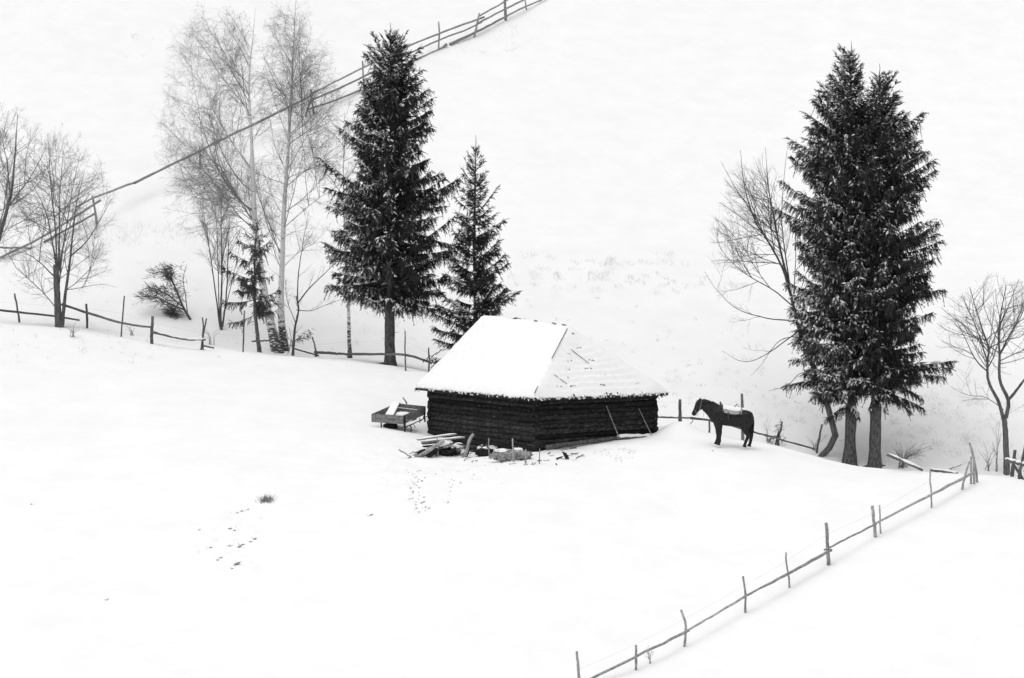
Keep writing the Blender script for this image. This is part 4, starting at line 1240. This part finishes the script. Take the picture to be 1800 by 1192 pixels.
def board(a, b_, d0, d1, w, t, up=(0, 0, 1)):
    p0 = P(a[0], a[1], d0); p1 = P(b_[0], b_[1], d1)
    ax = norm(p1 - p0); sd = norm(np.cross(ax, np.array(up))); uz = np.cross(sd, ax)
    L = np.linalg.norm(p1 - p0)
    return MB().box((p0 + p1) / 2, ax * L / 2, sd * w / 2, uz * t / 2, jit=.004), p0, p1


def pile_board(name, lab, a, b_, d0, d1, w, t, m, snow=0.0, cat='board'):
    mb, p0, p1 = board(a, b_, d0, d1, w, t)
    th = thing(name, lab, cat, p0, 'boards and poles heaped by the shed')
    obj('plank', mb.mesh('plank', p0, smooth=False), M[m], th)
    if snow:
        q = smooth_line([p0 + [0, 0, t / 2], p1 + [0, 0, t / 2]], 9)
        v = MB().tubes(q, np.array([.3] + [1] * 7 + [.3]) * w * .52 * (1 + .1 * rng.normal(size=9)), 8, cap=True)
        v.v[-1][:, 2] = (v.v[-1][:, 2] - np.interp(v.v[-1][:, 0], np.sort(q[:, 0]), q[np.argsort(q[:, 0]), 2])) * snow + np.interp(v.v[-1][:, 0], np.sort(q[:, 0]), q[np.argsort(q[:, 0]), 2])
        obj('snow', v, M['snow_small'], th)
    return th


gd = depth(ground(770, 803))
pile_board('plank_board', 'uppermost snow covered board of the heap at the shed corner', (734, 773), (801, 763), gd + .6, gd + 1.2, .2, .04, 'grey_wood', .35)
pile_board('plank_board', 'second snow covered board lying across the heap', (742, 777), (816, 769), gd + .3, gd + .9, .22, .05, 'grey_wood', .3)
pile_board('plank_board', 'weathered grey board under the two snowy boards', (743, 780), (772, 777), gd + .25, gd + .5, .25, .06, 'mid_log')
pile_board('plank_board', 'dark tilted slab poking out under the heaped boards', (752, 803), (771, 789), gd - .1, gd + .2, .3, .05, 'black')
pile_board('plank_board', 'dark plank end under the boards of the heap', (745, 785), (765, 783), gd + .3, gd + .6, .2, .05, 'black')
for lab, pix, r0, r1, d, m in (
        ('thick grey pole slanting up the front of the heap', [(726, 809), (755, 791), (781, 775)], .075, .06, gd - .2, 'grey_wood'),
        ('pale thin stick crossing the lower end of the heap', [(701, 790), (714, 798), (728, 807)], .028, .02, gd - .3, 'grey_wood'),
        ('short stick lowest on the slope below the heap', [(709, 813), (722, 807), (735, 801)], .03, .025, gd - .35, 'grey_wood'),
        ('snowy pole beside the thick slanting pole', [(722, 812), (750, 797), (768, 784)], .035, .03, gd - .05, 'grey_wood'),
        ('short stick standing up at the bottom of the heap', [(718, 813), (723, 803)], .02, .015, gd - .4, 'grey_wood'),
        ('stout leaning post with a bent top before the shed', [(815, 806), (823, 783), (828, 767), (833, 763)], .075, .055, gd - .2, 'grey_wood'),
        ('thin pale pole end at the lowest corner of the heap', [(706, 815), (716, 808), (722, 801)], .03, .025, gd - .4, 'grey_wood'),
        ('rough pole lying flat below the slanting pole', [(716, 816), (735, 806), (748, 800)], .04, .03, gd - .35, 'mid_log'),
        ('dark split post leaning beside the stout leaning post', [(818, 806), (823, 793), (826, 785)], .05, .04, gd - .15, 'black'),
        ('dark twisted branch right of the heaped boards', [(788, 797), (797, 792), (804, 788)], .025, .015, gd - .1, 'black')):
    mb, q = pole(pix, d, r0, r1)
    solo('wood_pole', mb, M[m], lab, 'pole', q[0], 'boards and poles heaped by the shed')
for k, (lab, x0, y0, x1, y1, r) in enumerate((
        ('stake standing through the heaped boards', 771, 803, 768, 768, .025), ('first thin stake right of the leaning post, by the dark heap', 860, 806, 859, 770, .022), ('short stout stake at the left end of the snowy bank', 873, 808, 873, 785, .035),
        ('short stake between the stout stake and tallest stake', 883, 809, 883, 788, .026), ('tallest stake of the row before the shed', 902, 812, 901, 771, .03), ('stout short stake nearest the shed corner', 924, 815, 924, 790, .036), ('last thin stake right of the shed corner', 948, 816, 949, 789, .022), ('broken stub beside the dark heap', 863, 807, 862, 797, .025))):
    g = ground(x0, y0); d = depth(g)
    mb, q = pole([(x0, y0 + 6), ((x0 + x1) / 2, (y0 + y1) / 2), (x1, y1)], d, r, r * .8, wob=.005)
    solo('stake', mb, M['grey_wood'], lab, 'stake', g, 'stakes before the shed')


def lump(c, ax, ay, az, seed, rough=.12, nu=20, nv=12):
    g = np.random.default_rng(seed)
    u = np.linspace(0, 2 * math.pi, nu, endpoint=False); v = np.linspace(-math.pi / 2, math.pi / 2, nv)
    U, V = np.meshgrid(u, v, indexing='ij')
    r = 1 + rough * g.normal(size=U.shape)
    p = np.stack([np.cos(U) * np.cos(V) * r, np.sin(U) * np.cos(V) * r, np.sin(V) * r], -1)
    p[:, 0] = p[:, 0].mean(0); p[:, -1] = p[:, -1].mean(0)
    w = np.asarray(c) + p * np.array([ax, ay, az])
    i = np.arange(nu)[:, None]; j = np.arange(nv - 1)[None, :]
    q = np.stack([i * nv + j, ((i + 1) % nu) * nv + j, ((i + 1) % nu) * nv + j + 1, i * nv + j + 1], -1).reshape(-1, 4)
    return MB().add(w.reshape(-1, 3), q)


# loose sticks and splinters strewn through the heap and along the stakes: a litter nobody could count
rng = np.random.default_rng(88)
litter = {'mid_log': MB(), 'grey_wood': MB(), 'black': MB()}
for k in range(46):
    x = rng.uniform(722, 818); y = np.interp(x, [722, 760, 812], [806, 792, 786]) + rng.normal(0, 6)
    a = rng.normal(-0.45, 0.5); L = rng.uniform(6, 22)
    c = P(x, y, gd + rng.uniform(-.2, .6)); c[2] = max(c[2], float(H(c[0], c[1])) + .04)
    v = norm(np.array([math.cos(a), rng.normal(0, .5), math.sin(-a) * .6])) * L / 49 / 2
    mb = litter[('mid_log', 'grey_wood', 'black', 'black')[k % 4]]
    if k % 2: mb.tubes(smooth_line([c - v, c + rng.normal(0, .015, 3), c + v], 6), np.linspace(.026, .016, 6) * rng.uniform(.7, 1.5), 6, cap=True)
    else: mb.box(c, v, norm(np.cross(v, [0, .2, 1])) * rng.uniform(.04, .1), np.array([0, 0, .014]), jit=.008)
for k in range(34):
    x = rng.uniform(820, 1030); y = np.interp(x, [836, 940, 1030], [804, 814, 800]) + rng.normal(0, 5)
    c = ground(x, y) + [0, 0, .03]
    a = rng.normal(0, .6); v = norm(np.array([math.cos(a), rng.normal(0, .4), abs(rng.normal(0, .35))])) * rng.uniform(.04, .17)
    litter[('mid_log', 'grey_wood', 'black')[k % 3]].tubes(smooth_line([c - v, c + rng.normal(0, .02, 3), c + v], 6), np.linspace(.02, .012, 6) * rng.uniform(.6, 1.3), 6, cap=True)
lt = thing('wood_litter', 'splinters and twigs strewn in the snow before the shed', 'litter', ground(790, 800)); lt['kind'] = 'stuff'
for k in litter: obj('litter', litter[k], M[k], lt)['kind'] = 'stuff'
g = ground(786, 801)
solo('dark_backing', lump(P(786, 795, gd + .3), .36, .3, .14, 31, .2, 30, 12), M['black'], 'black lump added as dark backing under the snowy boards', 'heap', g)  # black lump added so the heaped boards stand out against dark
g = ground(853, 803); d = depth(g)
th = thing('dung_heap', 'small dark heap with a snow cap behind the thin stakes', 'heap', g)
obj('heap', lump(P(854, 793, d + .45), .34, .3, .22, 1), M['black'], th); obj('snow', lump(P(855, 787, d + .5), .34, .3, .09, 2, .12), M['snow_small'], th)
g = ground(900, 812); d = depth(g)
th = thing('straw_bank', 'ragged straw bank held by the stakes before the shed', 'bank', g)
obj('straw', lump(P(899, 801, d + .4), .72, .26, .22, 3, .07, 40, 14), M['mid_hay'], th)
obj('snow', lump(P(884, 793, d + .42), .3, .2, .08, 4, .18), M['snow_small'], th); obj('snow', lump(P(910, 792, d + .45), .2, .18, .09, 5, .18), M['snow_small'], th)
for k, (lab, x, y, a, b_) in enumerate((('snow covered chunk at the heart of the board heap', 781, 781, .24, .15), ('snow drift lying over the lower end of the heap', 752, 803, .42, .1), ('snowy clump between the heap and leaning post', 806, 785, .2, .14), ('small snow blob on the heap beside the dark wall', 795, 783, .09, .05))):
    d = gd + .25
    solo('snow_clump', lump(P(x, y, d), a, a * .8, b_, 10 + k, .1), M['snow_small'], lab, 'snow clump', P(x, y + 3, d))
# torn turf right of the near corner
mb = MB(); rng = np.random.default_rng(91)
p0 = ground(996, 808); d = depth(p0)
pts = [P(x, y, d) for x, y in ((988, 795), (995, 798), (1000, 807), (994, 807))]
bx = MB(); v = np.array(pts); v2 = v + np.array([0.02, .12, .02]); bx.add(np.concatenate([v, v2]), [[0, 1, 2, 3], [7, 6, 5, 4], [0, 4, 5, 1], [1, 5, 6, 2], [2, 6, 7, 3], [3, 7, 4, 0]])
solo('broken_board', bx, M['black'], 'dark broken board end stuck in snow right of the shed corner', 'board', p0, flat=True)

# ------------------------------------------------------------------ box sledge left of the shed
rng = np.random.default_rng(95)
g = ground(712, 759); dB = depth(g)
A = P(654.5, 727.5, dB + .15); B = P(708, 731, dB); Cc = P(747, 714.5, dB + 1.15); D = P(697.5, 709, dB + 1.25)
sl = thing('box_sledge', 'old wooden box sledge with snow inside, parked left of the shed', 'sledge', g)


def plank(p, q, z0, z1, th_, name='plank', m='sledge_wood', parent=None, ov=0.03):
    ax = norm(q - p); p = p - ax * ov; q = q + ax * ov
    L = np.linalg.norm(q - p); sd = norm(np.cross(ax, np.array([0, 0, 1.0])))
    c = (p + q) / 2 + np.array([0, 0, (z0 + z1) / 2])
    mb = MB().box(c, ax * L / 2, sd * th_ / 2, np.array([0, 0, (z1 - z0) / 2]), jit=.004)
    o = obj(name, mb.mesh(name, (parent or sl)['_at'], smooth=False), M[m], parent or sl)
    return o


for (p, q) in ((A, B), (B, Cc), (D, Cc), (A, D)):
    plank(p, q, -.155, 0.0, .035); plank(p, q, -.315, -.165, .035)
plank(A * .5 + D * .5, B * .5 + Cc * .5, -.35, -.32, 1.1, 'floor')
sb = MB(); ctr = (A + B + Cc + D) / 4
obj('snow', lump(ctr + [0.1, 0.1, -.22], .42, .42, .14, 20, .05), M['snow_small'], sl)
mb, p0, p1 = board((684.5, 731), (697, 708), dB + .12, dB + 1.22, .3, .03); obj('cross_board', mb.mesh('cross_board', g, smooth=False), M['sledge_wood'], sl)
mb, p0, p1 = board((684.5, 729.5), (697, 706.8), dB + .12, dB + 1.22, .3, .05); obj('snow', mb.mesh('snow', g, smooth=False), M['snow_small'], sl)
for pix, r, dd in (([(670, 741), (670, 757)], .025, .15), ([(711, 730), (712, 761)], .04, -.06), ([(720, 747), (723, 752), (722, 760)], .022, .2), ([(745, 716), (747, 742)], .035, 1.1), ([(738, 735), (738, 743)], .02, .9)):
    mb, q = pole(pix, dB + dd, r, r * .9, wob=.003); obj('leg', mb, M['black'], sl)
mb, q = pole([(711, 752), (726, 745), (745, 736), (757, 727)], dB, .022, .018); obj('runner', mb, M['black'], sl)
for pix in ([(750, 738), (757, 728)], [(752, 728), (758, 736)], [(741, 740), (746, 730)], [(744, 732), (748, 742)], [(727, 746), (730, 752)], [(704, 757), (710, 747)]):
    mb, q = pole(pix, dB + .5, .012, .01); obj('strut', mb, M['black'], sl)
mb, q = pole([(715.5, 710), (712, 704), (708, 699)], dB + 1.2, .03, .025); obj('drawbar', mb, M['sledge_wood'], sl)
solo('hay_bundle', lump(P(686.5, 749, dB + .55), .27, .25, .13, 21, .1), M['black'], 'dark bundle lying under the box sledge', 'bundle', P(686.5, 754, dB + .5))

# ------------------------------------------------------------------ the horse
rng = np.random.default_rng(101)
g = ground(1290, 787); dH = depth(g)
ZS = dH / F / 5.294


def hp(zx, zy, y=0.0):
    """point of the horse from its side outline, y = towards/away from the camera in metres"""
    return P(1140 + zx / 5.294, 660 + zy / 5.294, dH) + np.array([0, y, 0])


def loft(rings, S=16):
    """rings: (centre, in-plane half vector, half width)"""
    mb = MB(); an = np.arange(S) * 2 * math.pi / S
    V = []
    for c, h, w in rings:
        V.append(np.asarray(c) + np.cos(an)[:, None] * np.asarray(h) + np.sin(an)[:, None] * np.array([0, w, 0]))
    n = len(V)
    V.append(np.array([rings[0][0]])); V.append(np.array([rings[-1][0]]))
    i = np.arange(n - 1)[:, None]; k = np.arange(S)[None]
    q = np.stack(np.broadcast_arrays(i * S + k, i * S + (k + 1) % S, (i + 1) * S + (k + 1) % S, (i + 1) * S + k), -1).reshape(-1, 4)
    k = np.arange(S)
    t = np.concatenate([np.stack([(k + 1) % S, k, np.full(S, n * S)], 1), np.stack([(n - 1) * S + k, (n - 1) * S + (k + 1) % S, np.full(S, n * S + 1)], 1)])
    return mb.add(np.concatenate(V), q, t)


def ring_v(zx, top, bot, w, y=0):
    a = hp(zx, top, y); b = hp(zx, bot, y)
    return ((a + b) / 2, (a - b) / 2, w)


def chain(pts):
    """pts: (zx, zy, half thickness in zoom px, half width m, y)"""
    c = [hp(p[0], p[1], p[4]) for p in pts]
    out = []
    for i, p in enumerate(pts):
        t = norm(c[min(i + 1, len(c) - 1)] - c[max(i - 1, 0)])
        h = norm(np.cross(t, np.array([0, 1.0, 0]))) * p[2] * ZS
        out.append((c[i], h, p[3]))
    return loft(out)


body = MB()


def put(m):
    body.add(np.concatenate(m.v), np.concatenate(m.f4), np.concatenate(m.f3))


put(loft([ring_v(572, 350, 400, .09), ring_v(590, 318, 428, .16), ring_v(622, 288, 450, .2), ring_v(665, 272, 462, .24), ring_v(710, 288, 468, .27), ring_v(760, 302, 474, .29), ring_v(810, 308, 480, .3), ring_v(860, 308, 484, .29), ring_v(905, 312, 480, .27), ring_v(940, 324, 462, .23), ring_v(963, 345, 430, .15), ring_v(974, 365, 410, .07)]))
put(chain([(655, 375, 95, .17, 0), (625, 345, 82, .15, 0), (590, 315, 72, .125, 0), (552, 290, 61, .105, 0), (518, 270, 53, .095, 0), (492, 256, 46, .088, 0)]))
put(chain([(505, 240, 20, .06, 0), (488, 252, 42, .09, 0), (474, 275, 44, .1, 0), (458, 300, 35, .085, 0), (442, 325, 27, .066, 0), (430, 345, 25, .058, 0), (418, 362, 21, .052, 0), (411, 371, 12, .035, 0)]))
for y in (-.06, .06):
    put(chain([(480, 232, 11, .03, y), (474, 220, 9, .024, y * 1.1), (470, 206, 2.5, .006, y * 1.15)] if y < 0 else [(492, 232, 11, .03, y), (489, 222, 9, .024, y * 1.1), (487, 208, 2.5, .006, y * 1.15)]))
for y, dx in ((-.14, 5), (.14, -7)):
    put(chain([(645 + dx, 390, 52, .09, y * .8), (648 + dx, 435, 40, .085, y), (652 + dx, 475, 29, .07, y), (654 + dx, 510, 22, .056, y), (655 + dx, 535, 21, .054, y), (655 + dx, 555, 16.5, .042, y), (653 + dx, 590, 15, .04, y), (650 + dx, 610, 18, .046, y), (643 + dx, 625, 17, .044, y), (640 + dx, 634, 19, .055, y), (637 + dx, 645, 22, .062, y)]))
put(chain([(912, 390, 70, .13, -.11), (905, 440, 58, .125, -.14), (893, 485, 42, .1, -.15), (903, 522, 26, .072, -.15), (922, 550, 21, .055, -.15), (920, 572, 18, .046, -.15), (905, 605, 16, .042, -.15), (896, 630, 15, .042, -.15), (892, 642, 14, .04, -.15), (890, 652, 19, .055, -.15), (887, 664, 22, .06, -.15)]))
put(chain([(925, 390, 62, .12, .11), (930, 440, 50, .115, .14), (932, 485, 38, .09, .15), (946, 520, 25, .07, .15), (962, 546, 21, .055, .15), (961, 570, 18, .046, .15), (955, 605, 16, .042, .15), (949, 633, 15, .042, .15), (944, 644, 14, .04, .15), (941, 653, 19, .055, .15), (938, 665, 22, .06, .15)]))
tmp = bpy.data.objects.new('tmp', body.mesh('tmp')); col.objects.link(tmp)
md = tmp.modifiers.new('r', 'REMESH'); md.mode = 'VOXEL'; md.voxel_size = 0.016; md.use_smooth_shade = True
ms = tmp.modifiers.new('s', 'SMOOTH'); ms.iterations = 5; ms.factor = 0.5
dg = bpy.context.evaluated_depsgraph_get()
hm = bpy.data.meshes.new_from_object(tmp.evaluated_get(dg))
bpy.data.objects.remove(tmp)
co = np.zeros(len(hm.vertices) * 3, np.float32); hm.vertices.foreach_get('co', co)
co = co.reshape(-1, 3) - g.astype(np.float32); hm.vertices.foreach_set('co', co.ravel()); hm.update()
hm.polygons.foreach_set('use_smooth', np.ones(len(hm.polygons), bool))
hm.name = 'horse_body'
horse = thing('horse', 'black horse standing side on, facing the shed, with snowy pack saddle', 'horse', g)
obj('body', hm, M['coat'], horse)
# tail and mane as many strands
st = []; sr = []
for k in range(90):
    y = rng.normal(0, .025); x = rng.normal(0, 4)
    st.append(smooth_line([hp(966 + x * .4, 358, y * .6), hp(974 + x * .8, 400, y), hp(976 + x, 450, y), hp(972 + x, rng.uniform(490, 540), y)], 8)); sr.append(np.linspace(.008, .004, 8))
obj('tail', MB().tubes(np.array(st), np.array(sr), 4), M['hair'], horse)['kind'] = 'stuff'
st = []; sr = []
for k in range(170):
    t = rng.random(); zx = 484 + t * 160; top = np.interp(zx, [484, 520, 570, 620, 650], [224, 226, 236, 254, 268])
    s_ = rng.choice([-1, -1, 1]); y = s_ * .05
    st.append(smooth_line([hp(zx, top - 2, 0), hp(zx + 3, top + 10, y * 1.1), hp(zx + rng.uniform(0, 12), top + rng.uniform(24, 48), y * 1.9)], 6)); sr.append(np.linspace(.01, .004, 6))
obj('mane', MB().tubes(np.array(st), np.array(sr), 4), M['hair'], horse)['kind'] = 'stuff'
obj('forelock', MB().tubes(np.array([smooth_line([hp(486, 226, rng.normal(0, .03)), hp(472, 235, rng.normal(0, .04)), hp(463, 258 + rng.normal(0, 5), rng.normal(0, .04))], 6) for _ in range(16)]), np.tile(np.linspace(.008, .004, 6), (16, 1)), 4), M['hair'], horse)['kind'] = 'stuff'


def drape(x0, x1, nx_, drop0, drop1, out, thick, topf, wf):
    """cloth over the back: a curved shell with thickness"""
    X = np.linspace(x0, x1, nx_); an = np.linspace(-1, 1, 15)
    top = []
    for x in X:
        t = topf(x); w = wf(x) + out; row = []
        for a in an:
            th_ = a * 1.75
            drp = np.interp(x, [x0, x1], [drop0, drop1])
            row.append(hp(x, t + (1 - math.cos(min(abs(th_), 1.57))) * drp * .5 + max(0, abs(th_) - 1.57) / .18 * drp * .5, math.sin(max(-1.57, min(1.57, th_))) * w))
        top.append(row)
    top = np.array(top)
    bot = top - np.array([0, 0, thick])
    b_, c_ = top.shape[:2]
    i = np.arange(b_ - 1)[:, None]; j = np.arange(c_ - 1)[None]
    q = np.stack([i * c_ + j, (i + 1) * c_ + j, (i + 1) * c_ + j + 1, i * c_ + j + 1], -1).reshape(-1, 4); N = b_ * c_
    per = np.concatenate([np.arange(b_) * c_, (b_ - 1) * c_ + np.arange(1, c_), np.arange(b_ - 2, -1, -1) * c_ + c_ - 1, np.arange(c_ - 2, 0, -1)]); nx2 = np.roll(per, -1)
    return MB().add(np.concatenate([top.reshape(-1, 3), bot.reshape(-1, 3)]), np.concatenate([q, q[:, ::-1] + N, np.stack([per, per + N, nx2 + N, nx2], -1)]))


backf = lambda x: float(np.interp(x, [640, 665, 710, 760, 810, 860, 905, 940, 963], [274, 270, 286, 300, 306, 306, 310, 322, 343]))
widf = lambda x: float(np.interp(x, [640, 665, 710, 760, 810, 860, 905, 940, 963], [.22, .245, .275, .295, .305, .295, .275, .235, .15]))
sad = obj('saddle', drape(690, 862, 14, 62, 56, .02, .02, lambda x: backf(x) - 8, widf), M['blanket'], horse)
obj('snow', drape(688, 852, 14, 40, 34, .03, .02, lambda x: backf(x) - 16 - 3 * math.sin(x * .06), lambda x: widf(x) * .96), M['snow_small'], sad)
for s_ in (-1, 1):
    obj('saddle_tree', MB().tubes(np.array([hp(690, 345, s_ * .3), hp(684, 300, s_ * .2), hp(672, 262, s_ * .03), hp(667, 246, -s_ * .03)]), np.array([.03, .035, .035, .02]), 7, cap=True), M['leather'], sad)
    obj('saddle_tree', MB().tubes(np.array([hp(845, 345, s_ * .32), hp(842, 312, s_ * .22), hp(838, 292, s_ * .03), hp(836, 286, -s_ * .03)]), np.array([.03, .035, .03, .02]), 7, cap=True), M['leather'], sad)
obj('lashing_stick', MB().tubes(np.array([hp(782, 305, -.1), hp(806, 285, -.05), hp(830, 265, 0)]), np.array([.014, .014, .012]), 6, cap=True), M['leather'], sad)
obj('girth', MB().tubes(np.array([hp(735, 340, -.31), hp(735, 365, -.315), hp(737, 410, -.305)]), np.array([.022, .022, .02]), 6), M['leather'], sad)
obj('strap', MB().tubes(np.array([hp(700, 350, -.30), hp(740, 358, -.315), hp(800, 362, -.325), hp(862, 352, -.315), hp(910, 345, -.28)]), np.full(5, .018), 6), M['leather'], sad)
obj('croup_snow', drape(866, 962, 9, 16, 12, -.12, .015, lambda x: backf(x) - 6, widf), M['snow_small'], horse)
nk = []
for x in np.linspace(492, 660, 22):
    nk.append(hp(x, float(np.interp(x, [484, 520, 570, 620, 650, 665], [222, 224, 234, 252, 266, 268])) - 3 + rng.normal(0, 1.5), rng.normal(0, .015)))
obj('neck_snow', MB().tubes(smooth_line(nk, 30), .022 * (1 + .5 * rng.normal(size=30)).clip(.1, 2), 6, cap=True), M['snow_small'], horse)
# halter
ha = obj('halter', MB().tubes(np.array([hp(452, 296, -.095), hp(448, 305, -.098), hp(436, 322, -.078), hp(428, 318, -.05)]), np.full(4, .008), 5), M['leather'], horse)
for pp in ([(492, 232, -.075), (488, 262, -.1), (478, 300, -.105), (466, 330, -.09)], [(466, 330, -.09), (450, 345, -.075), (440, 352, -.065)], [(425, 318, -.05), (440, 340, -.078), (455, 352, -.06)], [(500, 312, -.05), (512, 350, -.06), (508, 385, -.05)], [(440, 360, -.05), (452, 372, -.03), (470, 350, -.04)]):
    obj('halter_strap', MB().tubes(smooth_line([hp(*p) for p in pp], 8), np.full(8, .006), 5), M['blanket'], ha)
